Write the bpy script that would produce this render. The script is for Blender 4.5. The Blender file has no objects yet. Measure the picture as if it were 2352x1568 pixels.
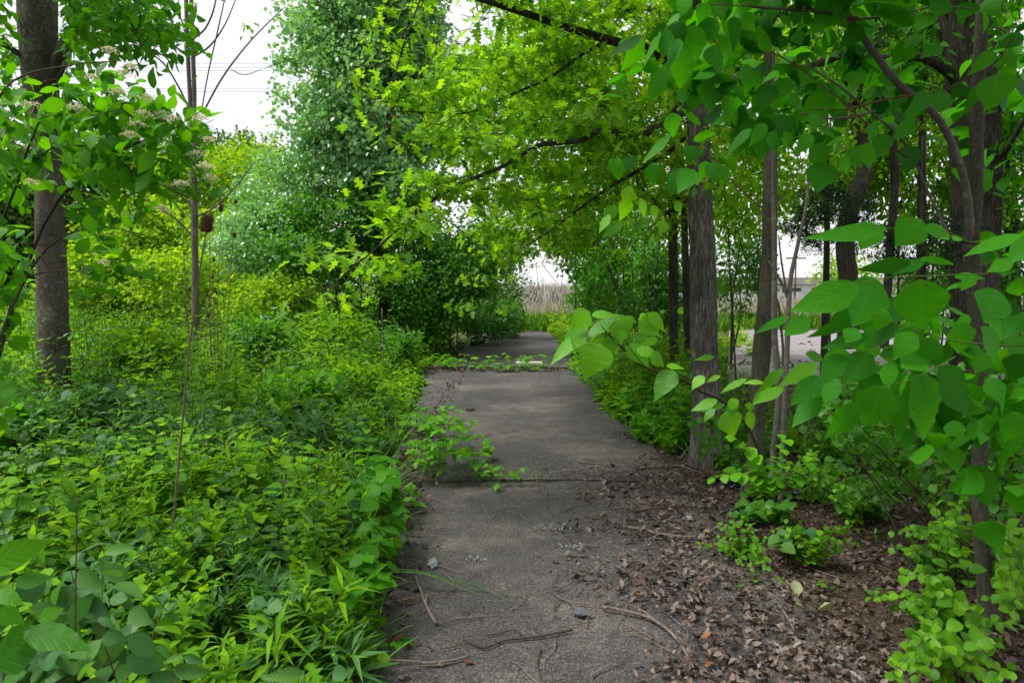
import bpy, math, random
import numpy as np
from mathutils import Vector, Matrix

random.seed(11)
R = np.random.default_rng(11)
C = bpy.context.scene.collection
scn = bpy.context.scene

# ------------------------------------------------------------------ camera, world, sun, exposure
H_EYE = 1.6
FPX = 1568.0            # focal length in pixels of a 2352-wide frame
cam_d = bpy.data.cameras.new('camera')
cam = bpy.data.objects.new('camera', cam_d); C.objects.link(cam)
cam_d.lens = 24; cam_d.sensor_width = 36; cam_d.clip_end = 3000; cam_d.clip_start = 0.05
PITCH = math.atan(135 / FPX)
cam.location = (0, 0, H_EYE); cam.rotation_euler = (math.pi / 2 - PITCH, 0, 0)
cam_d.dof.use_dof = True; cam_d.dof.focus_distance = 5.5; cam_d.dof.aperture_fstop = 5.6
scn.camera = cam

SUN_EL, SUN_AZ = math.radians(60), math.radians(-95)   # azimuth from +Y, clockwise
world = bpy.data.worlds.new('World'); scn.world = world; world.use_nodes = True
wn = world.node_tree.nodes; wl = world.node_tree.links; wn.clear()
sky = wn.new('ShaderNodeTexSky'); sky.sky_type = 'NISHITA'; sky.sun_disc = False
sky.sun_elevation = SUN_EL; sky.sun_rotation = SUN_AZ
tc = wn.new('ShaderNodeTexCoord'); nz = wn.new('ShaderNodeTexNoise'); nz.inputs['Scale'].default_value = 1.6; nz.inputs['Detail'].default_value = 5
wl.new(tc.outputs['Generated'], nz.inputs['Vector'])
cr = wn.new('ShaderNodeValToRGB')
cr.color_ramp.elements[0].position = .25; cr.color_ramp.elements[0].color = (2.25, 2.22, 2.30, 1)
cr.color_ramp.elements[1].position = .75; cr.color_ramp.elements[1].color = (2.75, 2.7, 2.76, 1)
wl.new(nz.outputs['Fac'], cr.inputs['Fac'])
mx = wn.new('ShaderNodeMixRGB'); mx.inputs['Fac'].default_value = .93
wl.new(sky.outputs['Color'], mx.inputs['Color1']); wl.new(cr.outputs['Color'], mx.inputs['Color2'])
bg = wn.new('ShaderNodeBackground'); bg.inputs['Strength'].default_value = .1
wo = wn.new('ShaderNodeOutputWorld')
wl.new(mx.outputs['Color'], bg.inputs['Color']); wl.new(bg.outputs['Background'], wo.inputs['Surface'])

sun_d = bpy.data.lights.new('sun', 'SUN'); sun_d.energy = 1.5; sun_d.angle = math.radians(32); sun_d.color = (1, .97, .92)
sun = bpy.data.objects.new('sun', sun_d); C.objects.link(sun)
sdir = Vector((math.sin(SUN_AZ) * math.cos(SUN_EL), math.cos(SUN_AZ) * math.cos(SUN_EL), math.sin(SUN_EL)))
sun.rotation_euler = sdir.to_track_quat('Z', 'Y').to_euler(); sun.location = (0, 0, 30)

scn.view_settings.view_transform = 'Standard'; scn.view_settings.look = 'None'
scn.view_settings.exposure = 2.0; scn.view_settings.gamma = 1; scn.view_settings.use_curve_mapping = False
scn.render.engine = 'CYCLES'
cy = scn.cycles
cy.max_bounces = 7; cy.diffuse_bounces = 4; cy.glossy_bounces = 2; cy.transmission_bounces = 5; cy.transparent_max_bounces = 4
cy.caustics_reflective = False; cy.caustics_refractive = False
cy.use_denoising = True; cy.denoiser = 'OPENIMAGEDENOISE'; cy.denoising_input_passes = 'RGB_ALBEDO_NORMAL'
cy.sample_clamp_indirect = 6

# ------------------------------------------------------------------ geometry helpers
cP, sP = math.cos(PITCH), math.sin(PITCH)
def ray(u, v):
    dx = (u - 1176) / FPX; dy = -(v - 784) / FPX
    return np.array([dx, cP + dy * sP, -sP + dy * cP])
def P(u, v, d):
    """point seen at (u, v) of the 2352-wide photograph, d metres ahead"""
    r = ray(u, v); return np.array([0, 0, H_EYE]) + r * (d / r[1])
def G(u, v, z=0.0):
    r = ray(u, v); t = (z - H_EYE) / r[2]; return np.array([0, 0, H_EYE]) + r * t
def proj(p):
    p = np.atleast_2d(p); q = p - np.array([0, 0, H_EYE])
    f = q[:, 1] * cP - q[:, 2] * sP; y = q[:, 1] * sP + q[:, 2] * cP
    f = np.maximum(f, 1e-3)
    return 1176 + q[:, 0] / f * FPX, 784 - y / f * FPX, f
def F1(x, y): return (x / 1.0629, y / 1.0629)
def ZC(x0, y0, s):          # a zoom window of the photograph -> 2352-wide coordinates
    return lambda x, y: ((x0 + x / s) / 1.0629, (y0 + y / s) / 1.0629)
Z2, Z3, Z5, Z6 = ZC(820, 0, 2.7506), ZC(1650, 0, 2.7506), ZC(820, 550, 2.7506), ZC(1650, 550, 2.7506)
ZL, ZR, ZM, ZE, ZF = ZC(0, 1097, 2.7506), ZC(1650, 1097, 2.7506), ZC(820, 1097, 2.7506), ZC(900, 1280, 4.051), ZC(1350, 950, 4.238)

def nrm(a): return a / np.maximum(np.linalg.norm(a, axis=-1, keepdims=True), 1e-9)
def sm(a, b, x):
    t = np.clip((x - a) / (b - a), 0, 1); return t * t * (3 - 2 * t)
_h = R.random((64, 64))
def vnoise(x, y):
    x = np.asarray(x, float); y = np.asarray(y, float)
    xi = np.floor(x).astype(int); yi = np.floor(y).astype(int); fx = x - xi; fy = y - yi
    fx = fx * fx * (3 - 2 * fx); fy = fy * fy * (3 - 2 * fy)
    a = _h[xi % 64, yi % 64]; b = _h[(xi + 1) % 64, yi % 64]; c = _h[xi % 64, (yi + 1) % 64]; d = _h[(xi + 1) % 64, (yi + 1) % 64]
    return (a * (1 - fx) + b * fx) * (1 - fy) + (c * (1 - fx) + d * fx) * fy

class Geo:
    def __init__(s): s.V = []; s.F = []; s.U = []; s.n = 0
    def add(s, V, F, UV=None):
        V = np.asarray(V, float); F = np.asarray(F, int)
        s.V.append(V); s.F.append(F + s.n); s.U.append(np.zeros((len(V), 2)) if UV is None else np.asarray(UV, float)); s.n += len(V)
    def mesh(s, name, mat, smooth=True):
        V = np.concatenate(s.V); U = np.concatenate(s.U)
        me = bpy.data.meshes.new(name)
        li = np.concatenate([f.ravel() for f in s.F]).astype(np.int32)
        tot = np.concatenate([np.full(len(f), f.shape[1], np.int32) for f in s.F])
        st = np.concatenate([[0], np.cumsum(tot)[:-1]]).astype(np.int32)
        me.vertices.add(len(V)); me.vertices.foreach_set('co', V.ravel().astype(np.float32))
        me.loops.add(len(li)); me.loops.foreach_set('vertex_index', li)
        me.polygons.add(len(tot)); me.polygons.foreach_set('loop_start', st); me.polygons.foreach_set('loop_total', tot)
        uv = me.uv_layers.new(name='UVMap'); uv.data.foreach_set('uv', U[li].ravel().astype(np.float32))
        me.polygons.foreach_set('use_smooth', np.full(len(tot), smooth))
        me.materials.append(mat); me.update(); return me

def frames(pts):
    t = np.gradient(pts, axis=0); t = nrm(t)
    up = np.array([0, 0, 1.0]) if abs(t[0][2]) < .9 else np.array([1.0, 0, 0])
    x = nrm(np.cross(up, t[0])); X = []
    for i in range(len(pts)):
        x = x - t[i] * np.dot(x, t[i]); x = x / max(np.linalg.norm(x), 1e-9); X.append(x)
    X = np.array(X); return t, X, np.cross(t, X)
def tube(geo, pts, rad, sides=5, cap=True):
    pts = np.asarray(pts, float); n = len(pts); rad = np.broadcast_to(rad, (n,))
    t, X, Y = frames(pts); a = np.linspace(0, 2 * np.pi, sides, endpoint=False)
    V = pts[:, None] + rad[:, None, None] * (np.cos(a)[None, :, None] * X[:, None] + np.sin(a)[None, :, None] * Y[:, None])
    i = np.arange(n - 1)[:, None] * sides; j = np.arange(sides)[None]; k = (j + 1) % sides
    Fq = np.stack([i + j, i + k, i + k + sides, i + j + sides], -1).reshape(-1, 4)
    L = np.concatenate([[0], np.cumsum(np.linalg.norm(np.diff(pts, axis=0), axis=1))])
    U = np.stack(np.broadcast_arrays((a / 6.283)[None], L[:, None]), -1).reshape(-1, 2)
    geo.add(V.reshape(-1, 3), Fq, U)
    if cap:
        geo.F.append(np.array([list(range(sides))[::-1]]) + geo.n - n * sides)
        geo.F.append(np.array([list(range(sides))]) + geo.n - sides)
def smooth_path(pts, n=24):
    pts = np.asarray(pts, float)
    if len(pts) < 3: return pts[0] + (pts[-1] - pts[0]) * np.linspace(0, 1, n)[:, None]
    L = np.concatenate([[0], np.cumsum(np.linalg.norm(np.diff(pts[:, :3], axis=0), axis=1))]); s = np.linspace(0, L[-1], n)
    m = np.gradient(pts, L, axis=0); out = []
    for x in s:
        i = min(np.searchsorted(L, x, 'right') - 1, len(L) - 2); h = L[i + 1] - L[i]; t = (x - L[i]) / h
        out.append((2*t**3 - 3*t*t + 1) * pts[i] + (t**3 - 2*t*t + t) * h * m[i] + (-2*t**3 + 3*t*t) * pts[i+1] + (t**3 - t*t) * h * m[i+1])
    return np.array(out)
def trunk_mesh(name, mat, pts, rad, sides=40, step=.035, amp=.012, ridge=9, flare=.0, rough=1):
    """a trunk with real ridges, bumps and a root flare; pts are (x,y,z)"""
    pr = np.concatenate([np.asarray(pts, float), np.asarray(rad, float)[:, None]], 1)
    L = np.sum(np.linalg.norm(np.diff(pr[:, :3], axis=0), axis=1)); n = int(min(260, max(8, L / step)))
    S = smooth_path(pr, n); c = S[:, :3]; r = S[:, 3]
    t, X, Y = frames(c); a = np.linspace(0, 2 * np.pi, sides, endpoint=False); l = np.linspace(0, L, n)
    A, LL = np.meshgrid(a, l)
    per = A / (2 * np.pi)
    def pn(k, sc, off):     # noise periodic round the trunk
        w = sm(.85, 1, per); return vnoise(per * k + off, LL * sc + off) * (1 - w) + vnoise((per - 1) * k + off, LL * sc + off) * w
    d = amp * (pn(ridge * 2.2, 5 * rough, 3) - .5) * 1.4 + amp * (pn(ridge, 2, 17) - .5) + r[:, None] * .16 * (pn(3, 1.2, 31) - .5)
    lob = 1 + flare * np.exp(-LL / .22) * (1 + .55 * np.cos(A * 4 + 1) + .3 * np.cos(A * 7))
    RR = (r[:, None] + d) * lob
    V = c[:, None] + RR[..., None] * (np.cos(A)[..., None] * X[:, None] + np.sin(A)[..., None] * Y[:, None])
    i = np.arange(n - 1)[:, None] * sides; j = np.arange(sides)[None]; k = (j + 1) % sides
    g = Geo(); g.add(V.reshape(-1, 3), np.stack([i + j, i + k, i + k + sides, i + j + sides], -1).reshape(-1, 4), np.stack([per, LL], -1).reshape(-1, 2))
    g.F.append(np.array([list(range(sides))]) + g.n - sides)
    return g.mesh(name, mat)

# leaf templates: base at origin, tip at +Y, face +Z
def blade(prof, n=7, fold=.12, droop=.18, wave=.0, wid=.5, cup=0):
    t = np.linspace(0, 1, n + 1); V = []; U = []; rows = []
    for i, x in enumerate(t):
        w = prof(x) * wid; z = -droop * x * x
        if i in (0, n): rows.append([len(V)]); V.append((0, x, z)); U.append((.5, x))
        else:
            rows.append([len(V), len(V) + 1, len(V) + 2]); wv = wave * math.sin(i * 2.3)
            V += [(-w, x, z + fold * w + wv - cup * w * w), (0, x, z), (w, x, z + fold * w - wv - cup * w * w)]; U += [(0.5 - prof(x) * .5, x), (.5, x), (.5 + prof(x) * .5, x)]
    F = []
    for a, b in zip(rows[:-1], rows[1:]):
        if len(a) == 1: F += [(a[0], b[1], b[0]), (a[0], b[2], b[1])]
        elif len(b) == 1: F += [(a[0], a[1], b[0]), (a[1], a[2], b[0])]
        else: F += [(a[0], a[1], b[1]), (a[0], b[1], b[0]), (a[1], a[2], b[2]), (a[1], b[2], b[1])]
    return np.array(V, float), np.array(F), np.array(U, float)
def outline(right, fold=.15, droop=.12):
    right = np.array(right, float); left = right[::-1] * [-1, 1]
    ring = np.concatenate([[[0, 0]], right, [[0, 1.0]], left]); c = [[0, .42]]
    V2 = np.concatenate([c, ring]); m = len(ring)
    V = np.column_stack([V2, fold * np.abs(V2[:, 0]) - droop * V2[:, 1] ** 2])
    F = [(0, 1 + i, 1 + (i + 1) % m) for i in range(m)]
    return V, np.array(F), np.column_stack([V2[:, 0] + .5, V2[:, 1]])
ov = lambda x: math.sin(math.pi * x ** .78) ** .8 if 0 < x < 1 else 0
ell = lambda x: math.sin(math.pi * x) ** .7 if 0 < x < 1 else 0
def sm(a, b, x):
    t = np.clip((x - a) / (b - a), 0, 1); return t * t * (3 - 2 * t)
def _cord(p, q, pk): return lambda x: 0 if not 0 < x < 1 else ((x / pk) ** q if x < pk else (1 - ((x - pk) / (1 - pk)) ** p) * (1 - .12 * (x - pk)))
_ht = _cord(1.65, .42, .27)
heart = lambda x: _ht(x) * (1 - .5 * float(sm(.6, 1, x)))
acum = lambda x: 0 if not 0 < x < 1 else _cord(1.7, .55, .36)(x) * (1 - .35 * max(0, x - .6))
lan = lambda x: math.sin(math.pi * x ** .8) ** 1.2 if 0 < x < 1 else 0
T = {}
T['ovate'] = blade(ov, 7, .22, .22, .012, .56)
T['ovate_flat'] = blade(ov, 6, .10, .10, .01, .56, .3)
T['heart'] = blade(heart, 14, .2, .32, .012, .5, .3)
T['acum'] = blade(acum, 13, .16, .3, .012, .5, .25)
T['ellip'] = blade(ell, 6, .25, .15, .0, .54)
T['lance'] = blade(lan, 5, .25, .35, 0, .17)
T['grass'] = blade(lambda x: (1 - x) ** .6 if 0 < x < 1 else 0, 5, .4, .5, 0, .035)
T['mid'] = blade(ov, 3, .28, .2, 0, .58)
T['low'] = (np.array([(0, 0, 0), (.28, .26, .07), (.26, .6, .0), (0, 1, -.2), (-.26, .6, .0), (-.28, .26, .07)], float), np.array([(0, 1, 2), (0, 2, 3), (0, 3, 4), (0, 4, 5)]), np.array([(.5, 0), (.9, .3), (.9, .6), (.5, 1), (.1, .6), (.1, .3)]))
T['lance_c'] = (np.array([(0, 0, 0), (.075, .4, .03), (0, 1, -.3), (-.075, .4, .03), (0, .55, -.03)], float), np.array([(0, 1, 4), (1, 2, 4), (2, 3, 4), (3, 0, 4)]), np.array([(.5, 0), (.9, .4), (.5, 1), (.1, .4), (.5, .5)]))
T['dia'] = (np.array([(0, 0, 0), (.34, .42, .09), (0, 1, -.12), (-.34, .42, .09)], float), np.array([(0, 1, 2), (0, 2, 3)]), np.array([(.5, 0), (.9, .4), (.5, 1), (.1, .4)]))
T['oak'] = outline([(.05, .12), (.30, .10), (.16, .27), (.46, .30), (.40, .42), (.14, .46), (.42, .66), (.30, .72), (.10, .66), (.2, .86)])
T['oak2'] = outline([(.28, .14), (.12, .32), (.48, .48), (.12, .6), (.26, .86)])
T['lobed'] = outline([(.3, .02), (.34, .22), (.24, .34), (.5, .52), (.3, .6), (.22, .7), (.16, .88)], .12, .1)
T['tooth'] = blade(lambda x: ov(x) * (1 + .1 * math.cos(x * 40)), 12, .18, .15, .01, .6)
T['dead'] = blade(ov, 3, .9, -.5, .05, .34)
T['dead2'] = blade(ell, 3, -.7, .45, .09, .42)
T['chip'] = (np.array([(0, 0, 0), (.3, .4, .12), (.05, 1, 0), (-.25, .5, -.05)], float), np.array([(0, 1, 2), (0, 2, 3)]), np.zeros((4, 2)))

def mats_from(dirs, norms, L, W=None):
    y = nrm(dirs); z = nrm(norms - np.sum(norms * y, 1, keepdims=True) * y); x = np.cross(y, z)
    L = np.broadcast_to(L, (len(y),))[:, None]; W = L if W is None else np.broadcast_to(W, (len(y),))[:, None]
    return np.stack([x * W, y * L, z * (L + W) / 2], -1)
def scatter(geo, tpl, pos, M):
    V, F, U = T[tpl]; N = len(pos)
    if not N: return
    bend = R.normal(0, .16, (N, 1)) * V[None, :, 1] ** 2 + R.normal(0, .18, (N, 1)) * (V[:, 0] * V[:, 1])[None]
    W = np.einsum('nij,kj->nki', M, V) + pos[:, None] + bend[..., None] * M[:, None, :, 2]
    k = len(V); Fx = F[None] + (np.arange(N) * k)[:, None, None]
    geo.add(W.reshape(-1, 3), Fx.reshape(-1, F.shape[1]), np.tile(U, (N, 1)))

# ------------------------------------------------------------------ objects
def tag(o, label=None, cat=None, group=None, kind=None):
    if label: o['label'] = label
    if cat: o['category'] = cat
    if group: o['group'] = group
    if kind: o['kind'] = kind
    return o
def thing(name, label, cat, loc=(0, 0, 0), group=None):
    o = bpy.data.objects.new(name, None); C.objects.link(o); o.location = loc; o.empty_display_size = .1
    return tag(o, label, cat, group)
def obj(name, me, parent=None, kind=None, world_space=True):
    o = bpy.data.objects.new(name, me); C.objects.link(o)
    if parent is not None:
        o.parent = parent
        if world_space:
            l = Vector((0, 0, 0)); q = parent
            while q is not None: l += q.location; q = q.parent
            o.matrix_parent_inverse = Matrix.Translation(-l)
    if kind: o['kind'] = kind
    return o
_leafmesh = {}
def leafmesh(tpl, mat):
    k = (tpl, mat.name, random.randrange(5))
    if k not in _leafmesh:
        V, F_, U_ = T[tpl]; V = V.copy(); V[:, 2] += R.normal(0, .14) * V[:, 1] ** 2 + R.normal(0, .2) * V[:, 0] * V[:, 1]
        V[:, 0] *= R.uniform(.9, 1.1); V[:, 0] += R.normal(0, .05) * V[:, 1] ** 2
        g = Geo(); g.add(V, F_, U_); _leafmesh[k] = g.mesh('leaf_' + tpl, mat)
    return _leafmesh[k]
def leaf_objs(parent, tpl, mat, pos, M, name='leaf'):
    inv = Matrix.Translation(-parent.location)
    for p, m in zip(pos, M):
        o = bpy.data.objects.new(name, leafmesh(tpl, mat)); C.objects.link(o); o.parent = parent; o.matrix_parent_inverse = inv
        o.matrix_basis = Matrix(((m[0, 0], m[0, 1], m[0, 2], p[0]), (m[1, 0], m[1, 1], m[1, 2], p[1]), (m[2, 0], m[2, 1], m[2, 2], p[2]), (0, 0, 0, 1)))
def put(parent, tpl, mat, pos, dirs, norms, L, W=None, ind=0, name='foliage', cheap=None, leafname='leaf'):
    """leaves: the `ind` that show largest are objects of their own, the rest one part of kind stuff"""
    pos = np.asarray(pos, float); M = mats_from(np.asarray(dirs, float), np.asarray(norms, float), L, W)
    keep = np.ones(len(pos), bool)
    if ind:
        u, v, f = proj(pos); inside = (u > -40) & (u < 2392) & (v > -40) & (v < 1608)
        s = np.where(inside, np.broadcast_to(L, (len(pos),)) / f, 0); idx = np.argsort(-s)[:ind]; idx = idx[s[idx] > 0]
        keep[idx] = False; leaf_objs(parent, tpl, mat, pos[idx], M[idx], leafname)
    if keep.any():
        g = Geo(); scatter(g, cheap or tpl, pos[keep], M[keep]); obj(name, g.mesh(name, mat), parent, 'stuff')

def sprig(pts, n, size, ang=60, ranks='cross', t0=.15, droop=.2, jit=.25, taper=.5):
    """paired leaves along a stem -> positions, directions, normals, lengths"""
    S = smooth_path(np.asarray(pts, float), max(n, 3) * 2); t, X, Y = frames(S)
    idx = np.linspace(t0 * (len(S) - 1), len(S) - 1, n).astype(int); pos = []; D = []; N = []; Ls = []
    a0 = random.random() * 6.28
    for k, i in enumerate(idx):
        if ranks == 'flat':
            s = nrm(np.cross(t[i], [0, 0, 1.0])) if abs(t[i][2]) < .95 else X[i]; ps = [s, -s]
        elif ranks == 'whorl':
            a = a0 + k * 2.4; ps = [math.cos(a) * X[i] + math.sin(a) * Y[i]]
        else:
            a = a0 + k * math.pi / 2; p = math.cos(a) * X[i] + math.sin(a) * Y[i]; ps = [p, -p]
        f = 1 - taper * max(0, k / max(1, n - 1) - .5) * 2
        for p in ps:
            an = math.radians(ang * (.55 + .45 * f) + random.uniform(-12, 12))
            d = math.cos(an) * t[i] + math.sin(an) * p + np.array([0, 0, -droop]) + R.normal(0, jit * .5, 3)
            pos.append(S[i] + p * .002); D.append(d); N.append(t[i] * .5 + np.array([0, 0, .9]) + R.normal(0, jit, 3)); Ls.append(size * f * random.uniform(.75, 1.15))
    return np.array(pos), np.array(D), np.array(N), np.array(Ls)

def colonize(nodes, rads, targets, rmin=.003, fall=.55, sag=.08, wig=.12):
    nodes = [np.asarray(n, float) for n in nodes]; rads = list(rads)
    base = np.array(nodes); d0 = np.min(np.linalg.norm(targets[:, None] - base[None], axis=2), axis=1)
    NA = np.zeros((len(nodes) + len(targets) * 3, 3)); NA[:len(nodes)] = base; cnt = len(nodes)
    RA = np.zeros(len(NA)); RA[:cnt] = rads; tw = []; dirs = np.zeros((len(targets), 3))
    for i in np.argsort(d0):
        tg = targets[i]; k = int(np.argmin(np.linalg.norm(NA[:cnt] - tg, axis=1))); a = NA[k]; v = tg - a; L = np.linalg.norm(v)
        s = np.linspace(0, 1, 5)[:, None]; bend = np.array([0, 0, 1.0]) * L * sag + R.normal(0, L * wig, 3)
        pts = a + v * s + bend * (4 * s * (1 - s)) + R.normal(0, L * .02, (5, 3)) * (s * (1 - s) * 4)
        r0 = max(rmin * 1.3, min(RA[k] * fall, rmin + L * .008)); rr = np.linspace(r0, max(rmin, r0 * .5), 5)
        tw.append((pts, rr)); NA[cnt:cnt + 3] = pts[[2, 3, 4]]; RA[cnt:cnt + 3] = rr[[2, 3, 4]]; cnt += 3
        dirs[i] = nrm(pts[4] - pts[3])
    return tw, dirs
def ellipsoid(c, r, n, shell=.55, clump=0, cs=.3):
    """points in an ellipsoid, denser to its skin; clump > 0 draws them about that many centres"""
    def raw(m):
        d = nrm(R.normal(size=(m, 3))); return d * (R.random((m, 1)) ** (1 / 3) * (1 - shell) + shell * R.random((m, 1)) ** .15)
    p = raw(n) if not clump else raw(clump)[R.integers(0, clump, n)] + R.normal(0, cs, (n, 3)) * .5
    return np.asarray(c) + p * np.asarray(r)
def pe(u, v, d, ru, rv, rd, n, **k):
    c = P(u, v, d); return ellipsoid(c, (ru * d / FPX, rd, rv * d / FPX), n, **k)
def spray(tg, dirs, k, size, spread=.14, droop=.25, tilt=.5, follow=.6, var=.25):
    n = len(tg); i = np.repeat(np.arange(n), k)
    pos = tg[i] - dirs[i] * R.random((n * k, 1)) * spread * 1.3 + R.normal(0, spread * .55, (n * k, 3)) * [1, 1, .7]
    D = dirs[i] * follow + R.normal(0, .6, (n * k, 3)) + [0, 0, -droop]
    N = np.array([0, 0, 1.0]) + R.normal(0, tilt, (n * k, 3)); L = size * R.uniform(1 - var, 1 + var, n * k)
    return pos, D, N, L

# ------------------------------------------------------------------ materials
def newmat(name):
    m = bpy.data.materials.new(name); m.use_nodes = True; nt = m.node_tree; nt.nodes.clear(); return m, nt.nodes, nt.links
def ramp(nodes, stops):
    r = nodes.new('ShaderNodeValToRGB'); e = r.color_ramp.elements
    while len(e) < len(stops): e.new(.5)
    for x, (p, c) in zip(e, stops): x.position = p; x.color = (*c, 1)
    return r
def noise(nodes, links, scale, detail=4, vec=None, rough=.55):
    n = nodes.new('ShaderNodeTexNoise'); n.inputs['Scale'].default_value = scale; n.inputs['Detail'].default_value = detail; n.inputs['Roughness'].default_value = rough
    if vec is not None: links.new(vec, n.inputs['Vector'])
    return n
def math_(nodes, links, op, a, b=None):
    m = nodes.new('ShaderNodeMath'); m.operation = op
    for i, x in enumerate((a, b)):
        if x is None: continue
        if isinstance(x, (int, float)): m.inputs[i].default_value = x
        else: links.new(x, m.inputs[i])
    return m.outputs[0]
def leafmat(name, stops, trans=.45, tcol=(1.25, 1.35, .5), rough=.42, spec=.5, veins=0, spots=0):
    m, N, Lk = newmat(name)
    geo = N.new('ShaderNodeNewGeometry'); oi = N.new('ShaderNodeObjectInfo')
    f = math_(N, Lk, 'FRACT', math_(N, Lk, 'ADD', geo.outputs['Random Per Island'], math_(N, Lk, 'MULTIPLY', oi.outputs['Random'], 7.31)))
    big = noise(N, Lk, 1.1, 3, geo.outputs['Position'])
    f2 = math_(N, Lk, 'ADD', math_(N, Lk, 'MULTIPLY', f, .74), math_(N, Lk, 'MULTIPLY', big.outputs['Fac'], .34))
    r = ramp(N, stops); Lk.new(f2, r.inputs['Fac']); col = r.outputs['Color']
    bs = N.new('ShaderNodeBsdfPrincipled'); bs.inputs['Roughness'].default_value = rough
    bs.inputs['Specular IOR Level'].default_value = spec
    if veins:
        tc = N.new('ShaderNodeTexCoord'); sx = N.new('ShaderNodeSeparateXYZ'); Lk.new(tc.outputs['UV'], sx.inputs[0])
        au = math_(N, Lk, 'ABSOLUTE', math_(N, Lk, 'SUBTRACT', sx.outputs[0], .5))
        ph = math_(N, Lk, 'MULTIPLY', math_(N, Lk, 'SUBTRACT', sx.outputs[1], math_(N, Lk, 'MULTIPLY', au, .75)), veins * 6.283)
        sv = math_(N, Lk, 'POWER', math_(N, Lk, 'ABSOLUTE', math_(N, Lk, 'COSINE', math_(N, Lk, 'MULTIPLY', ph, .5))), 14)
        mid = math_(N, Lk, 'GREATER_THAN', .022, au); vv = math_(N, Lk, 'MAXIMUM', math_(N, Lk, 'MULTIPLY', sv, .6), mid)
        mi = N.new('ShaderNodeMixRGB'); mi.blend_type = 'MULTIPLY'; mi.inputs['Color2'].default_value = (1.6, 1.35, 1.4, 1)
        Lk.new(math_(N, Lk, 'MULTIPLY', vv, .3), mi.inputs['Fac']); Lk.new(col, mi.inputs['Color1']); col = mi.outputs['Color']
        n2 = noise(N, Lk, 9, 3, tc.outputs['UV'])
        hgt = math_(N, Lk, 'ADD', math_(N, Lk, 'MULTIPLY', vv, -1.0), math_(N, Lk, 'MULTIPLY', n2.outputs['Fac'], .8))
        bp = N.new('ShaderNodeBump'); bp.inputs['Strength'].default_value = .3; bp.inputs['Distance'].default_value = .003
        Lk.new(hgt, bp.inputs['Height']); Lk.new(bp.outputs['Normal'], bs.inputs['Normal'])
        if spots:
            n3 = noise(N, Lk, 6, 2, tc.outputs['UV']); n3.noise_dimensions = '4D'; Lk.new(math_(N, Lk, 'MULTIPLY', f, 20), n3.inputs['W'])
            ms = N.new('ShaderNodeMixRGB'); ms.inputs['Color2'].default_value = (.12, .08, .03, 1)
            Lk.new(math_(N, Lk, 'GREATER_THAN', n3.outputs['Fac'], .70), ms.inputs['Fac']); Lk.new(col, ms.inputs['Color1']); col = ms.outputs['Color']
    Lk.new(col, bs.inputs['Base Color'])
    tr = N.new('ShaderNodeBsdfTranslucent'); tm = N.new('ShaderNodeMixRGB'); tm.blend_type = 'MULTIPLY'; tm.inputs['Fac'].default_value = 1
    tm.inputs['Color2'].default_value = (*tcol, 1); Lk.new(col, tm.inputs['Color1']); Lk.new(tm.outputs['Color'], tr.inputs['Color'])
    mix = N.new('ShaderNodeMixShader'); mix.inputs['Fac'].default_value = trans
    Lk.new(bs.outputs[0], mix.inputs[1]); Lk.new(tr.outputs[0], mix.inputs[2])
    out = N.new('ShaderNodeOutputMaterial'); Lk.new(mix.outputs[0], out.inputs['Surface']); return m
def gr(r, g, b, k=.55):    # dark, mid, light and yellowish stops about one leaf colour
    return [(.15, (r * k * .8, g * k, b * k)), (.42, (r, g, b)), (.70, (r * 1.35, g * 1.15, b)), (.90, (r * 1.75, g * 1.35, b * .9))]
M = {}
M['oakleaf'] = leafmat('oak_leaf', gr(.14, .38, .022), .62, (1.5, 1.25, .35), .5, .25, 5)
M['pear'] = leafmat('pear_leaf', gr(.20, .44, .19, .65), .42, (1.1, 1.2, .5), .22, 1.0)
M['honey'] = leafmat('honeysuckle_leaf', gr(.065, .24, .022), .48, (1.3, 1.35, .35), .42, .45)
M['sumac'] = leafmat('sumac_leaf', gr(.20, .42, .025), .55, (1.35, 1.2, .2), .55, .15)
M['weed'] = leafmat('weed_leaf', gr(.125, .34, .016, .45), .52, (1.45, 1.25, .2), .55, .12, 6, 1)
M['weedblue'] = leafmat('grey_green_leaf', gr(.05, .17, .04, .5), .4, (1.2, 1.2, .5), .5, .3, 6)
M['dogwood'] = leafmat('dogwood_leaf', gr(.06, .26, .008), .55, (1.6, 1.4, .25), .5, .25, 5, 1)
M['big'] = leafmat('catalpa_leaf', gr(.034, .22, .008, .45), .5, (1.7, 1.5, .2), .5, .18, 7, 1)
M['bright'] = leafmat('young_leaf', gr(.10, .36, .012), .5, (1.5, 1.25, .3), .45, .35, 7)
M['privet'] = leafmat('privet_leaf', gr(.085, .28, .008), .45, (1.4, 1.3, .3), .42, .3, 4)
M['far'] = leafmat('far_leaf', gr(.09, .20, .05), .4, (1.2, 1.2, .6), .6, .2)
M['cedar'] = leafmat('cedar_needle', gr(.016, .045, .018), .2, (1, 1.1, .6), .6, .2)
M['grass'] = leafmat('grass_blade', gr(.10, .27, .03), .4, (1.3, 1.2, .4), .5, .3)
M['straw'] = leafmat('dry_grass', [(.2, (.42, .37, .28)), (.5, (.55, .49, .40)), (.8, (.62, .57, .48))], .35, (1, 1, .9), .7, .2)
M['reed'] = leafmat('pale_reed', [(.2, (.52, .48, .42)), (.5, (.66, .62, .56)), (.8, (.72, .69, .64))], .4, (1, 1, .95), .7, .2)
M['petal'] = leafmat('cream_petal', [(.2, (.50, .50, .26)), (.6, (.68, .66, .42)), (.9, (.76, .74, .55))], .3, (1, 1, .9), .6, .2)
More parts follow.
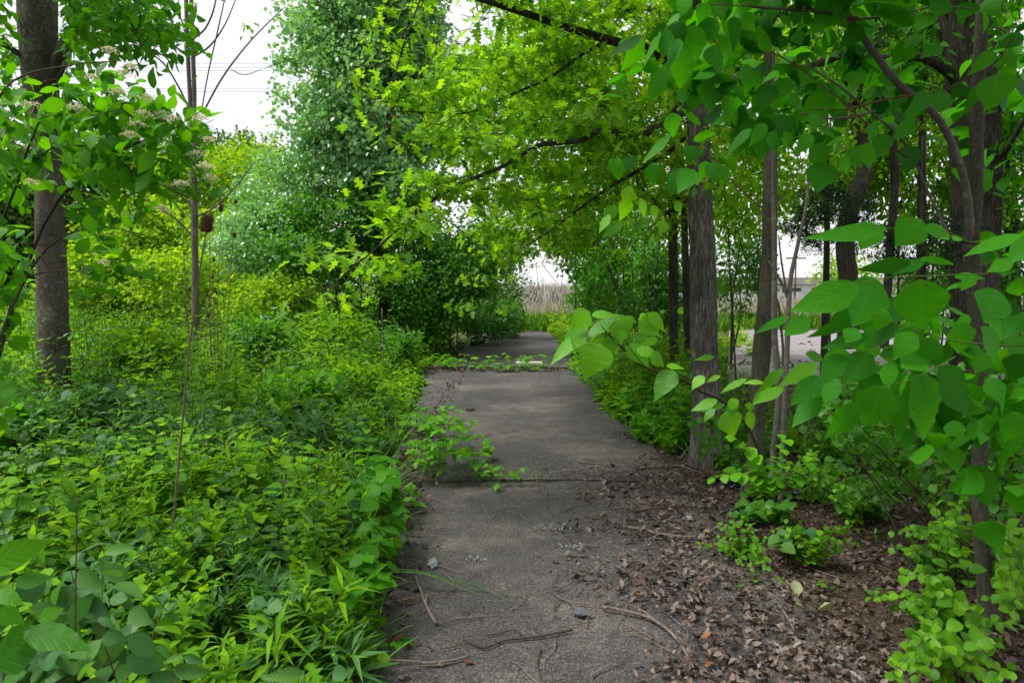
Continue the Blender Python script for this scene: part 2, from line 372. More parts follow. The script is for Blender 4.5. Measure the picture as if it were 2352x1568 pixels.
M['litter'] = leafmat('dead_leaf', [(.15, (.022, .015, .012)), (.32, (.055, .036, .026)), (.5, (.10, .066, .047)), (.62, (.155, .108, .082)), (.75, (.21, .165, .14)), (.84, (.09, .06, .045)), (.95, (.27, .24, .23))], .12, (1, .9, .7), .62, .3)
M['orange'] = leafmat('orange_leaf', [(.2, (.15, .055, .015)), (.8, (.25, .10, .025))], .2, (1, .9, .7), .6, .3)

def barkmat(name, dark, light, lichen=None, sc=14, stretch=.22, bump=.8, dist=.02, lich=.55):
    m, N, Lk = newmat(name); geo = N.new('ShaderNodeNewGeometry')
    mp = N.new('ShaderNodeMapping'); mp.inputs['Scale'].default_value = (sc, sc, sc * stretch); Lk.new(geo.outputs['Position'], mp.inputs['Vector'])
    n1 = noise(N, Lk, 2.2, 9, mp.outputs[0], .65); vo = N.new('ShaderNodeTexVoronoi'); vo.feature = 'DISTANCE_TO_EDGE'; vo.inputs['Scale'].default_value = 3.5
    wp = N.new('ShaderNodeVectorMath'); wp.operation = 'ADD'; Lk.new(mp.outputs[0], wp.inputs[0]); Lk.new(n1.outputs['Color'], wp.inputs[1]); Lk.new(wp.outputs[0], vo.inputs['Vector'])
    ve = N.new('ShaderNodeMapRange'); ve.inputs['From Max'].default_value = .22; Lk.new(vo.outputs['Distance'], ve.inputs['Value'])
    h = math_(N, Lk, 'MULTIPLY', math_(N, Lk, 'ADD', math_(N, Lk, 'MULTIPLY', ve.outputs[0], .5), .5), n1.outputs['Fac'])
    r = ramp(N, [(.12, dark), (.55, light)]); Lk.new(h, r.inputs['Fac']); col = r.outputs['Color']
    lg = noise(N, Lk, 3.0, 4, geo.outputs['Position']); hv = N.new('ShaderNodeMixRGB'); hv.blend_type = 'MULTIPLY'; hv.inputs['Fac'].default_value = .8
    r3 = ramp(N, [(.3, (.6, .58, .55)), (.7, (1.25, 1.2, 1.18))]); Lk.new(lg.outputs['Fac'], r3.inputs['Fac']); Lk.new(col, hv.inputs['Color1']); Lk.new(r3.outputs['Color'], hv.inputs['Color2']); col = hv.outputs['Color']
    if lichen:
        n2 = noise(N, Lk, 26, 5, geo.outputs['Position'], .7); n3 = noise(N, Lk, 4, 3, geo.outputs['Position'])
        k = math_(N, Lk, 'ADD', math_(N, Lk, 'MULTIPLY', n2.outputs['Fac'], .6), math_(N, Lk, 'MULTIPLY', n3.outputs['Fac'], .4))
        r2 = ramp(N, [(lich - .05, (0, 0, 0)), (lich + .05, (1, 1, 1))]); Lk.new(k, r2.inputs['Fac'])
        mi = N.new('ShaderNodeMixRGB'); Lk.new(r2.outputs['Color'], mi.inputs['Fac']); Lk.new(col, mi.inputs['Color1']); mi.inputs['Color2'].default_value = (*lichen, 1); col = mi.outputs['Color']
    b = N.new('ShaderNodeBsdfPrincipled'); b.inputs['Roughness'].default_value = .85; b.inputs['Specular IOR Level'].default_value = .2; Lk.new(col, b.inputs['Base Color'])
    bp = N.new('ShaderNodeBump'); bp.inputs['Strength'].default_value = bump; bp.inputs['Distance'].default_value = dist; Lk.new(h, bp.inputs['Height']); Lk.new(bp.outputs[0], b.inputs['Normal'])
    out = N.new('ShaderNodeOutputMaterial'); Lk.new(b.outputs[0], out.inputs['Surface']); return m
M['bark_l'] = barkmat('knobbly_lichen_bark', (.03, .026, .02), (.20, .175, .14), (.23, .25, .20), 26, .5, 1, .02, .56)
M['bark_g'] = barkmat('furrowed_grey_bark', (.022, .020, .017), (.32, .305, .275), None, 15, .13, 1, .04)
M['bark_o'] = barkmat('olive_bark', (.028, .027, .018), (.125, .122, .08), (.09, .1, .04), 22, .2, .8, .012, .6)
M['bark_d'] = barkmat('dark_furrowed_bark', (.016, .015, .011), (.115, .108, .082), None, 13, .13, 1, .04)
M['bark_s'] = barkmat('smooth_speckled_bark', (.06, .055, .048), (.17, .155, .13), (.22, .22, .20), 30, .6, .5, .006, .58)
M['bark_t'] = barkmat('dark_smooth_bark', (.022, .021, .015), (.085, .083, .06), (.12, .12, .10), 30, .6, .5, .006, .6)
M['twig'] = barkmat('twig_bark', (.022, .018, .014), (.085, .068, .052), None, 40, .5, .5, .004)
M['stemred'] = barkmat('reddish_stem', (.05, .022, .014), (.13, .07, .04), None, 60, .5, .3, .002)
M['stemgreen'] = barkmat('green_stem', (.05, .10, .015), (.11, .20, .03), None, 60, .3, .2, .002)
M['drystalk'] = barkmat('dry_stalk', (.10, .075, .05), (.24, .19, .13), None, 50, .2, .4, .002)
M['deadwood'] = barkmat('grey_dead_twig', (.05, .04, .034), (.27, .225, .19), None, 50, .2, .8, .004)

def plainmat(name, col, rough=.6, n=0, spec=.5):
    m, N, Lk = newmat(name); b = N.new('ShaderNodeBsdfPrincipled'); b.inputs['Roughness'].default_value = rough; b.inputs['Specular IOR Level'].default_value = spec
    g = N.new('ShaderNodeNewGeometry'); nn = noise(N, Lk, n or 3, 6, g.outputs['Position'])
    r = ramp(N, [(.3, tuple(c * .72 for c in col)), (.7, tuple(min(1, c * 1.2) for c in col))]); Lk.new(nn.outputs['Fac'], r.inputs['Fac']); Lk.new(r.outputs['Color'], b.inputs['Base Color'])
    o = N.new('ShaderNodeOutputMaterial'); Lk.new(b.outputs[0], o.inputs['Surface']); return m
def concretemat():
    m, N, Lk = newmat('weathered_concrete'); g = N.new('ShaderNodeNewGeometry'); p = g.outputs['Position']
    a = noise(N, Lk, .9, 5, p); b2 = noise(N, Lk, 6, 6, p, .7); f = noise(N, Lk, 90, 5, p, .75); vo = N.new('ShaderNodeTexVoronoi'); vo.inputs['Scale'].default_value = 190; Lk.new(p, vo.inputs['Vector'])
    k = math_(N, Lk, 'ADD', math_(N, Lk, 'MULTIPLY', a.outputs['Fac'], .65), math_(N, Lk, 'MULTIPLY', b2.outputs['Fac'], .35))
    r = ramp(N, [(.38, (.044, .042, .045)), (.5, (.072, .067, .069)), (.60, (.125, .110, .096)), (.72, (.20, .175, .14))]); Lk.new(k, r.inputs['Fac'])
    r2 = ramp(N, [(.35, (.16, .16, .18)), (.5, (.8, .8, .8)), (.63, (1.9, 1.8, 1.65))]); Lk.new(f.outputs['Fac'], r2.inputs['Fac'])
    mu = N.new('ShaderNodeMixRGB'); mu.blend_type = 'MULTIPLY'; mu.inputs['Fac'].default_value = .85; Lk.new(r.outputs[0], mu.inputs['Color1']); Lk.new(r2.outputs[0], mu.inputs['Color2'])
    sx = N.new('ShaderNodeSeparateColor'); Lk.new(vo.outputs['Color'], sx.inputs[0]); sp = math_(N, Lk, 'MULTIPLY', math_(N, Lk, 'GREATER_THAN', sx.outputs[0], .95), math_(N, Lk, 'LESS_THAN', vo.outputs['Distance'], .42))
    mi = N.new('ShaderNodeMixRGB'); Lk.new(math_(N, Lk, 'MULTIPLY', sp, .55), mi.inputs['Fac']); Lk.new(mu.outputs[0], mi.inputs['Color1']); mi.inputs['Color2'].default_value = (.42, .39, .36, 1)
    cv = N.new('ShaderNodeTexVoronoi'); cv.feature = 'DISTANCE_TO_EDGE'; cv.inputs['Scale'].default_value = .75
    wv = N.new('ShaderNodeVectorMath'); wv.operation = 'ADD'; Lk.new(p, wv.inputs[0]); Lk.new(b2.outputs['Color'], wv.inputs[1]); Lk.new(wv.outputs[0], cv.inputs['Vector'])
    ck = math_(N, Lk, 'MULTIPLY', math_(N, Lk, 'LESS_THAN', cv.outputs['Distance'], .0035), math_(N, Lk, 'GREATER_THAN', a.outputs['Fac'], .5))
    m2 = N.new('ShaderNodeMixRGB'); Lk.new(math_(N, Lk, 'MULTIPLY', ck, .8), m2.inputs['Fac']); Lk.new(mi.outputs[0], m2.inputs['Color1']); m2.inputs['Color2'].default_value = (.015, .013, .012, 1)
    mo = noise(N, Lk, 2.3, 7, p, .68); rm = ramp(N, [(.60, (0, 0, 0)), (.72, (1, 1, 1))]); Lk.new(mo.outputs['Fac'], rm.inputs['Fac']); m3 = N.new('ShaderNodeMixRGB'); Lk.new(math_(N, Lk, 'MULTIPLY', rm.outputs[0], .5), m3.inputs['Fac']); Lk.new(m2.outputs[0], m3.inputs['Color1']); m3.inputs['Color2'].default_value = (.075, .072, .03, 1); mi = m3
    bs = N.new('ShaderNodeBsdfPrincipled'); bs.inputs['Roughness'].default_value = .8; bs.inputs['Specular IOR Level'].default_value = .25; Lk.new(mi.outputs[0], bs.inputs['Base Color'])
    bp = N.new('ShaderNodeBump'); bp.inputs['Strength'].default_value = .7; bp.inputs['Distance'].default_value = .006; Lk.new(math_(N, Lk, 'ADD', f.outputs['Fac'], math_(N, Lk, 'MULTIPLY', b2.outputs['Fac'], .5)), bp.inputs['Height']); Lk.new(bp.outputs[0], bs.inputs['Normal'])
    o = N.new('ShaderNodeOutputMaterial'); Lk.new(bs.outputs[0], o.inputs['Surface']); return m
def groundmat():
    m, N, Lk = newmat('leafy_soil'); g = N.new('ShaderNodeNewGeometry'); p = g.outputs['Position']
    a = noise(N, Lk, 1.5, 6, p); f = noise(N, Lk, 45, 7, p, .7)
    r = ramp(N, [(.3, (.022, .016, .012)), (.5, (.06, .042, .03)), (.62, (.115, .082, .06)), (.75, (.19, .15, .115))]); Lk.new(f.outputs['Fac'], r.inputs['Fac'])
    r2 = ramp(N, [(.35, (.045, .08, .018)), (.65, (.16, .17, .06))]); Lk.new(a.outputs['Fac'], r2.inputs['Fac'])
    sx = N.new('ShaderNodeSeparateXYZ'); Lk.new(p, sx.inputs[0]); mr = N.new('ShaderNodeMapRange'); mr.inputs['From Min'].default_value = 12; mr.inputs['From Max'].default_value = 28; Lk.new(sx.outputs[1], mr.inputs['Value'])
    mi = N.new('ShaderNodeMixRGB'); Lk.new(mr.outputs[0], mi.inputs['Fac']); Lk.new(r.outputs[0], mi.inputs['Color1']); Lk.new(r2.outputs[0], mi.inputs['Color2'])
    b = N.new('ShaderNodeBsdfPrincipled'); b.inputs['Roughness'].default_value = .9; b.inputs['Specular IOR Level'].default_value = .15; Lk.new(mi.outputs[0], b.inputs['Base Color'])
    bp = N.new('ShaderNodeBump'); bp.inputs['Strength'].default_value = .8; bp.inputs['Distance'].default_value = .02; Lk.new(f.outputs['Fac'], bp.inputs['Height']); Lk.new(bp.outputs[0], b.inputs['Normal'])
    o = N.new('ShaderNodeOutputMaterial'); Lk.new(b.outputs[0], o.inputs['Surface']); return m
M['concrete'] = concretemat(); M['ground'] = groundmat()
M['asphalt'] = plainmat('old_asphalt', (.21, .19, .195), .85, 2)
#@@SCENE
# ------------------------------------------------------------------ ground and path
def gz(x, y):
    x = np.asarray(x, float); y = np.asarray(y, float)
    z = -.02 + (vnoise(x * .7 + 9, y * .7) - .5) * .12 + (vnoise(x * 3, y * 3) - .5) * .03
    on = sm(2.1, 1.55, np.abs(x - .1)) * sm(34, 30, y)
    z = z * (1 - on) + on * -.03
    return z - 3.6 * sm(34, 92, y) + 2.0 * sm(20, 60, -x) 
def axis(a, b, n, c, p): 
    t = np.linspace(-1, 1, n); s = np.sign(t) * np.abs(t) ** p; return np.where(s < 0, c + s * (c - a), c + s * (b - c))
xs = axis(-600, 600, 150, .5, 2.6); ys = axis(-200, 900, 170, 4, 2.6)
X, Y = np.meshgrid(xs, ys); g = Geo(); nx = len(xs)
i = np.arange(len(ys) - 1)[:, None] * nx; j = np.arange(nx - 1)[None]
g.add(np.stack([X, Y, gz(X, Y)], -1).reshape(-1, 3), np.stack([i + j, i + j + 1, i + j + 1 + nx, i + j + nx], -1).reshape(-1, 4))
tag(obj('ground', g.mesh('ground', M['ground'])), kind='structure')

path = thing('path', None, None); path['kind'] = 'structure'
def slab(x0a, x1a, y0, x0b, x1b, y1, dz, seed):
    nx, ny = 22, max(8, int((y1 - y0) * 6)); V = []
    for jj in range(ny + 1):
        for ii in range(nx + 1):
            s, t = ii / nx, jj / ny; y = y0 + (y1 - y0) * t
            a = x0a + (x0b - x0a) * t; b = x1a + (x1b - x1a) * t; x = a + (b - a) * s
            if ii in (0, nx): x += (vnoise(y * 3 + seed, ii) - .5) * .07
            if jj in (0, ny): y += (vnoise(x * 4 + 3, 5.5) - .5) * .10 + (vnoise(x * 17 + seed, jj + 5.5) - .5) * .03
            e = min(s * (b - a), (1 - s) * (b - a), t * (y1 - y0), (1 - t) * (y1 - y0))
            V.append((x, y, dz + (vnoise(x * 1.3 + seed, y * 1.3) - .5) * .014 + (vnoise(x * 7, y * 7) - .5) * .004 - .014 * max(0, 1 - e / .05)))
    V = np.array(V); w = nx + 1; ii = np.arange(ny)[:, None] * w; jj = np.arange(nx)[None]
    g = Geo(); g.add(V, np.stack([ii + jj, ii + jj + 1, ii + jj + 1 + w, ii + jj + w], -1).reshape(-1, 4))
    ring = list(range(w)) + [k * w + nx for k in range(1, ny + 1)] + [ny * w + k for k in range(nx - 1, -1, -1)] + [k * w for k in range(ny - 1, 0, -1)]
    m = len(ring); S = np.concatenate([V[ring], V[ring] - [0, 0, .12]]); q = np.arange(m); g.add(S, np.stack([q, q + m, (q + 1) % m + m, (q + 1) % m], -1))
    obj('slab', g.mesh('slab', M['concrete']), path)
slab(-.80, 1.55, .6, -1.02, 1.42, 5.42, .004, 1)
slab(-1.02, 1.42, 5.455, -1.55, 1.15, 12.38, .012, 20)
slab(-1.45, 1.38, 12.9, -1.25, 1.65, 18.3, .02, 40)
slab(-1.25, 1.65, 18.38, -1.0, 1.9, 24.0, .0, 60)
slab(-1.0, 1.9, 24.1, -.8, 2.1, 30.0, -.01, 80)

# old parking area seen between the right-hand trunks
g = Geo(); ax = np.linspace(3.2, 24, 14); ay = np.linspace(10.2, 23, 12); A, B = np.meshgrid(ax, ay); A = A + (B - 10) * .32 * (24 - A) / 21
i = np.arange(11)[:, None] * 14; j = np.arange(13)[None]
g.add(np.stack([A, B + .4 * (vnoise(A * 2, B) - .5), np.full(A.shape, .075)], -1).reshape(-1, 3), np.stack([i + j, i + j + 1, i + j + 15, i + j + 14], -1).reshape(-1, 4))
tag(obj('parking_lot', g.mesh('parking_lot', M['asphalt'])), kind='structure')
g = Geo(); A, B = np.meshgrid(np.linspace(-2, 60, 20), np.linspace(29.5, 38, 6)); i = np.arange(5)[:, None] * 20; j = np.arange(19)[None]
g.add(np.stack([A, B, gz(A, B) + .16], -1).reshape(-1, 3), np.stack([i + j, i + j + 1, i + j + 21, i + j + 20], -1).reshape(-1, 4))
tag(obj('service_road', g.mesh('service_road', M['asphalt'])), kind='structure')

# long low warehouse beyond the field
def box(g, x0, x1, y0, y1, z0, z1):
    V = [(x, y, z) for z in (z0, z1) for y in (y0, y1) for x in (x0, x1)]
    g.add(V, [(0, 2, 3, 1), (4, 5, 7, 6), (0, 1, 5, 4), (2, 6, 7, 3), (0, 4, 6, 2), (1, 3, 7, 5)])
def bx(name, mat, parent, *a, kind=None):
    g = Geo(); box(g, *a); return obj(name, g.mesh(name, mat, False), parent, kind)
wb = thing('warehouse', 'long low pale warehouse with dark roof band beyond the dry field', 'building', (30, 95, -3.7))
M['wallpale'] = plainmat('pale_wall', (.62, .60, .62), .8, 1); M['roofb'] = plainmat('brown_grey_fascia', (.40, .35, .36), .7, 1); M['dkglass'] = plainmat('dark_window', (.04, .045, .06), .2, 1)
bx('wall', M['wallpale'], wb, 15, 75, 95, 125, -3.9, 1.35); bx('roof', M['roofb'], wb, 14.6, 75.4, 94.6, 125.4, 1.35, 2.3)
for k in range(14):
    x = 17 + k * 4.1; w = bx('window', M['dkglass'], wb, x, x + 2.6, 94.93, 95.2, .42, .86)
    bx('frame', M['wallpale'], w, x + 1.45, x + 1.6, 94.9, 94.94, .42, .86)
pole = thing('utility_pole', 'thin grey utility pole with a crossarm rising behind the warehouse', 'pole', (39, 88, -3.6))
g = Geo(); tube(g, [(37.2, 90, -3.6), (37.2, 90, 5.2)], [.14, .09], 8); obj('post', g.mesh('post', M['twig']), pole)
bx('crossarm', M['twig'], pole, 35.9, 38.5, 89.93, 90.07, 4.7, 4.86)
pl = thing('power_lines', 'thin parallel power lines crossing the white sky left of the tall tree', 'power line', (-20, 60, 18))
for v, s in ((138, 0), (148, 0), (155, 1), (197, 3), (203, 3), (357, 2)):
    g = Geo(); a = P(-900, v - 6, 60); b = P(1500, v + 4, 60); t = np.linspace(0, 1, 20)[:, None]
    tube(g, a + (b - a) * t - np.array([0, 0, 1.2]) * (t * (1 - t)), .010, 4); obj('wire', g.mesh('wire', M['twig']), pl)

# ------------------------------------------------------------------ trees: trunks
def tree(name, label, cat, base, group=None): return thing(name, label, cat, (float(base[0]), float(base[1]), float(base[2])), group)
def trunk(par, bark, pts, px, **k):
    """pts = (u, v, d, width in pixels)"""
    W = [P(u, v, d) for u, v, d, w in pts]; rr = [w * d / FPX / 2 for u, v, d, w in pts]
    return obj('trunk', trunk_mesh('trunk', M[bark], W, rr, **k), par), W, rr
def limb(par, bark, pts, name='branch', sides=9, n=26, amp=.0):
    W = np.array([[*P(u, v, d), w * d / FPX / 2] for u, v, d, w in pts]); S = smooth_path(W, n)
    S[:, :3] += R.normal(0, amp, (n, 3)); g = Geo(); tube(g, S[:, :3], S[:, 3], sides); obj(name, g.mesh(name, M[bark]), par)
    return S
def twigs(par, tw, bark, sides=4):
    g = Geo()
    for p, r in tw:
        k = [0, 2, 4] if r[0] < .005 else [0, 1, 2, 3, 4]; tube(g, p[k], r[k], sides if r[0] > .009 else 3, cap=False)
    if tw: obj('twigs', g.mesh('twigs', M[bark]), par, 'stuff')
def nodes_of(*S):
    return [x[:3] for s in S for x in s], [x[3] for s in S for x in s]
def gbase(u, d): p = P(u, 700, d); return np.array([p[0], d, float(gz(p[0], d))])

# left tree with knobbly lichened bark
b = gbase(128, 6.9)
t1 = tree('left_tree', 'thick leaning tree with knobbly lichen bark at the left edge', 'tree', b)
_, W, rr = trunk(t1, 'bark_l', [(133, 1040, 6.9, 72), (130, 960, 6.9, 68), (124, 800, 6.9, 64), (116, 560, 6.9, 60), (112, 400, 6.85, 55), (100, 250, 6.8, 60), (95, 190, 6.8, 70), (88, 0, 6.7, 78), (80, -400, 6.6, 74), (85, -1000, 6.5, 50)], 0, amp=.007, ridge=14, flare=.15)
L1 = limb(t1, 'bark_l', [(118, 190, 6.8, 22), (135, 130, 6.7, 26), (175, 60, 6.6, 24), (225, -20, 6.4, 22), (300, -160, 6.2, 18)])
L2 = limb(t1, 'bark_l', [(75, 155, 6.8, 14), (30, 115, 6.6, 12), (-30, 85, 6.4, 11), (-120, 40, 6, 8)])
L3 = limb(t1, 'bark_l', [(126, 205, 6.8, 8), (165, 110, 6.5, 8), (180, 60, 6.4, 7), (215, 10, 6.2, 6)], sides=6)
L4 = limb(t1, 'bark_l', [(85, -60, 6.7, 40), (260, -300, 6.6, 24), (430, -480, 6.4, 14)])
nn, nr = nodes_of(L1, L2, L3, L4)
tg = np.concatenate([pe(240, 25, 5.6, 130, 85, 1.0, 150), pe(10, 60, 5.8, 90, 140, 1.0, 90), pe(350, 30, 5.2, 60, 70, .5, 26), pe(260, -330, 6.2, 330, 260, 1.6, 150), pe(-160, -100, 5.8, 200, 300, 1.4, 110), pe(30, 300, 7.8, 140, 190, .8, 130)])
tw, ds = colonize(nn, nr, tg, .003); twigs(t1, tw, 'bark_l')
p_, d_, n_, l_ = spray(tg, ds, 7, .10, .2, .45); u, v, f = proj(p_); k = ~((u > 25) & (u < 150) & (f < 7) & (v > -40)); p_, d_, n_, l_ = p_[k], d_[k], n_[k], l_[k]; put(t1, 'acum', M['dogwood'], p_, d_, n_, l_, l_ * .5, ind=140, cheap='mid')

# slender forked sapling, mostly bare
b = gbase(452, 11)
t2 = tree('forked_sapling', 'slender grey sapling forked high up with bare twigs in the left weeds', 'sapling', b)
trunk(t2, 'bark_s', [(453, 850, 11, 22), (451, 780, 11, 20), (449, 700, 11, 17), (447, 560, 11, 15), (446, 420, 11, 15), (443, 330, 11, 14)], 0, sides=14, step=.06, amp=.004)
S1 = limb(t2, 'bark_s', [(443, 335, 11, 10), (436, 220, 11, 9), (430, 90, 11, 9), (426, -60, 11, 8), (420, -260, 11, 4)], 'stem')
S2 = limb(t2, 'bark_s', [(444, 335, 11, 11), (446, 220, 11, 10), (442, 90, 11, 9), (438, -60, 11, 8), (436, -300, 11, 4)], 'stem')
for q in ([(446, 88, 5), (470, 68, 4), (487, 35, 4), (500, -20, 3)], [(437, 130, 4), (400, 105, 4), (375, 70, 3), (345, 30, 2)], [(443, 132, 4), (480, 108, 4), (515, 60, 3), (545, -10, 2)],
          [(441, 92, 4), (410, 70, 3), (380, 30, 3), (350, -10, 2)], [(462, 260, 3), (478, 170, 3), (505, 50, 3), (520, -20, 2)], [(465, 262, 4), (510, 180, 4), (575, 95, 3), (650, 20, 2)],
          [(437, 255, 5), (405, 190, 4), (375, 145, 4), (340, 118, 3)], [(530, 160, 2), (560, 172, 2), (600, 160, 1.5), (660, 138, 1)], [(447, 500, 5), (490, 478, 4), (540, 430, 3), (585, 372, 2)],
          [(446, 480, 5), (415, 450, 4), (380, 425, 3), (350, 415, 2)], [(446, 545, 4), (400, 500, 4), (355, 470, 3), (330, 455, 2)], [(447, 445, 4), (425, 420, 4), (405, 395, 3), (370, 370, 2)], [(430, 90, 3), (415, 40, 2), (408, -10, 2)]):
    limb(t2, 'bark_s', [(u, v, 11 - k * .12, w) for k, (u, v, w) in enumerate(q)], 'branch', 5, 14)
tg = np.concatenate([pe(590, 55, 10.5, 60, 25, .3, 4), pe(436, -140, 11, 120, 60, .7, 30)]); p_, d_, n_, l_ = spray(tg, nrm(R.normal(size=(len(tg), 3))), 3, .08); put(t2, 'mid', M['weed'], p_, d_, n_, l_)

# tall pale-leaved tree left of the path, and the dark shrubs round its foot
def bushy(name, label, cat, base, mat, parts, size, k=5, tpl=None, stems=5, group=None, bark='twig', gap=.0, droop=.25, tilt=.55, kt=1.0, rad=.02):
    base = np.asarray(base, float); tpl = ('dia' if base[1] > 13 else 'low' if base[1] > 7.5 else 'mid') if tpl in (None, 'mid') else tpl; o = tree(name, label, cat, base, group)
    tg = np.concatenate(parts)
    c = tg.mean(0); S = []
    for s in range(stems):
        e = tg[R.integers(len(tg))]; e = c * .6 + e * .4; a = base + [R.normal(0, .1), R.normal(0, .1), 0]
        pts = smooth_path([[*a, rad], [*(a * .6 + e * .4 + R.normal(0, .1, 3)), rad * .8], [*e, rad * .4]], 12); S.append(pts)
        g = Geo(); tube(g, pts[:, :3], pts[:, 3], 6); obj('stem', g.mesh('stem', M[bark]), o)
    nn, nr = nodes_of(*S); sub = tg if len(tg) < 150 else tg[R.choice(len(tg), 150, False)]
    tw, _ = colonize(nn, nr, sub, .0025); twigs(o, tw, bark, 3)
    ds = nrm(tg - c) ; p_, d_, n_, l_ = spray(tg, ds, k, size, size * 2.2, droop, tilt)
    put(o, tpl, M[mat], p_, d_, n_, l_ * (1.1 if tpl == 'low' else 1), l_ * (1.35 if tpl == 'dia' else .95)); return o
b = gbase(885, 15)
t3 = tree('pale_tree', 'tall narrow tree with pale glossy blue-green leaves left of the path', 'tree', b)
trunk(t3, 'bark_d', [(880, 780, 15, 30), (884, 700, 15, 27), (890, 560, 15, 24), (880, 350, 15, 20), (870, 100, 15, 16), (860, -200, 15, 8)], 0, sides=16, step=.1, amp=.012)
br = []
for k in range(16):
    v = 560 - k * 48; s = 1 if k % 2 else -1; u0 = 880 - (560 - v) * .03
    br.append(limb(t3, 'bark_d', [(u0, v, 15, 8), (u0 + s * 45, v - 75, 15 + R.normal(0, .5), 5), (u0 + s * (75 - k * 1.5), v - 190, 15 + R.normal(0, .8), 2)], 'branch', 5, 10))
nn, nr = nodes_of(*br)
TG = np.concatenate([pe(830, 180, 15, 165, 190, 1.5, 520, clump=60, cs=.45), pe(850, -60, 15, 150, 190, 1.4, 330, clump=40, cs=.4), pe(790, 330, 14.6, 110, 110, 1.1, 230, clump=30, cs=.4), pe(900, 360, 15, 120, 120, 1.3, 260, clump=30, cs=.4), pe(960, 120, 15.2, 70, 160, .9, 160, clump=20, cs=.4), pe(850, -330, 15, 80, 140, 1, 110)])
tw, ds = colonize(nn, nr, TG[R.choice(len(TG), 300, False)], .004); twigs(t3, tw, 'bark_d', 3)
p_, d_, n_, l_ = spray(TG, nrm(TG - P(860, 250, 15)), 34, .10, .26, .5, .75); put(t3, 'dia', M['pear'], p_, d_, n_, l_, l_ * 1.35)

def low(u, d): return gbase(u, d)
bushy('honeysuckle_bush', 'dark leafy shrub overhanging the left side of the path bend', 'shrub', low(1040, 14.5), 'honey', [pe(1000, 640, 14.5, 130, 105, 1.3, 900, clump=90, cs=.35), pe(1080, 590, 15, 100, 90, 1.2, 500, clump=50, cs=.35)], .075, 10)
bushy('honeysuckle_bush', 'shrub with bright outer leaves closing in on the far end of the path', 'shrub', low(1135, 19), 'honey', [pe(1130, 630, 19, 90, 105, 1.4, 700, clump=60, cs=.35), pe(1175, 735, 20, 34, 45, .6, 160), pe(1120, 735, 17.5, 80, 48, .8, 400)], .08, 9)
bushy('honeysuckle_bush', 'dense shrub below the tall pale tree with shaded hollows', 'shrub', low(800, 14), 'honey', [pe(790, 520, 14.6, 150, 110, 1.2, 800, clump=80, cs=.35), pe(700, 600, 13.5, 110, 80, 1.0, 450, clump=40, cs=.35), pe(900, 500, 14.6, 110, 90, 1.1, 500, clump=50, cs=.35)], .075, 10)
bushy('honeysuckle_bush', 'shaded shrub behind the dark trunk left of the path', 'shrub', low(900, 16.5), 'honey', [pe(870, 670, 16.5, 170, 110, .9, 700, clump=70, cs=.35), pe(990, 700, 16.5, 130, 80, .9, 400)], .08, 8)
bushy('leafy_bush', 'pale-topped bush left of the tall pale tree', 'shrub', low(640, 15), 'pear', [pe(660, 470, 15, 110, 110, 1.2, 600, clump=60, cs=.35), pe(600, 560, 14, 100, 80, 1.1, 420, clump=40, cs=.35)], .085, 10)

for u, v, d, ru, rv, rd, mat, lab in ((330, 800, 8.0, 95, 55, .6, 'weed', 'mounded weed bush between the leaning tree and the forked sapling'), (600, 770, 9.5, 80, 50, .6, 'honey', 'dark green mounded bush right of the forked sapling'), (760, 760, 11, 85, 45, .6, 'weed', 'leafy mound below the three-headed teasel'), (915, 795, 12, 60, 40, .5, 'honey', 'low mound where the verge meets the far crack'), (990, 775, 14.5, 60, 45, .6, 'weed', 'green mound at the path edge beyond the far crack'), (240, 960, 5.6, 80, 55, .4, 'weedblue', 'cool green mound right of the foot of the leaning tree'), (700, 905, 7.2, 80, 45, .45, 'bright', 'bright leafy mound in the middle of the left verge'), (30, 1010, 5.2, 90, 80, .4, 'honey', 'shaded mound left of the leaning tree'), (820, 880, 7.8, 60, 40, .4, 'weed', 'leafy mound near the path edge halfway along the verge')):
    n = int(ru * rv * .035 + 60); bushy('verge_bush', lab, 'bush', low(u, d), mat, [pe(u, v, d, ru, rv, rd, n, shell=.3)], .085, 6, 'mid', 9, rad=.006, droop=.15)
# yellow-green sumac thicket and far trees on the left
for u, v, d, ru, rv, rd, lab in ((480, 450, 23, 130, 110, 2.2, 'yellow-green sumac behind the forked sapling'), (590, 400, 26, 95, 75, 2, 'yellow-green sumac rounding up against the sky gap'), (350, 560, 19, 120, 95, 2, 'yellow-green sumac thicket left of the forked sapling'),
                                 (560, 560, 18, 110, 85, 1.8, 'sumac thicket right of the forked sapling'), (450, 640, 15, 160, 60, 1.6, 'low yellow-green shrub behind the teasels'), (250, 640, 17, 130, 90, 1.8, 'yellow-green shrub behind the leaning left tree'), (620, 680, 12.5, 110, 55, 1.0, 'low leafy shrub before the shaded hollow')):
    n = int(ru * rv * .06); bushy('sumac', lab, 'shrub', low(u, d), 'sumac', [pe(u, v, d, ru, rv, rd, n, clump=n // 9, cs=.3)], .13 if d > 16 else .09, 9, 'dia' if d > 16 else 'mid', 3)
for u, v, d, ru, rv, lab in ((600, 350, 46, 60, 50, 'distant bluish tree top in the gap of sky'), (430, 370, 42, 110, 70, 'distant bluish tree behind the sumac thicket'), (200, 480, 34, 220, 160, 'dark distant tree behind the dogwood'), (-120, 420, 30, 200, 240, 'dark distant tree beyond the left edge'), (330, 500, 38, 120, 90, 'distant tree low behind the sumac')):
    o = bushy('far_tree', lab, 'tree', low(u, d), 'far', [pe(u, v, d, ru, rv, 3, int(ru * rv * .07), clump=int(ru * rv * .006), cs=.3), pe(u, v + rv * .9, d, ru * .9, rv, 3, int(ru * rv * .04))], .22, 8, 'dia', 2, rad=.1)
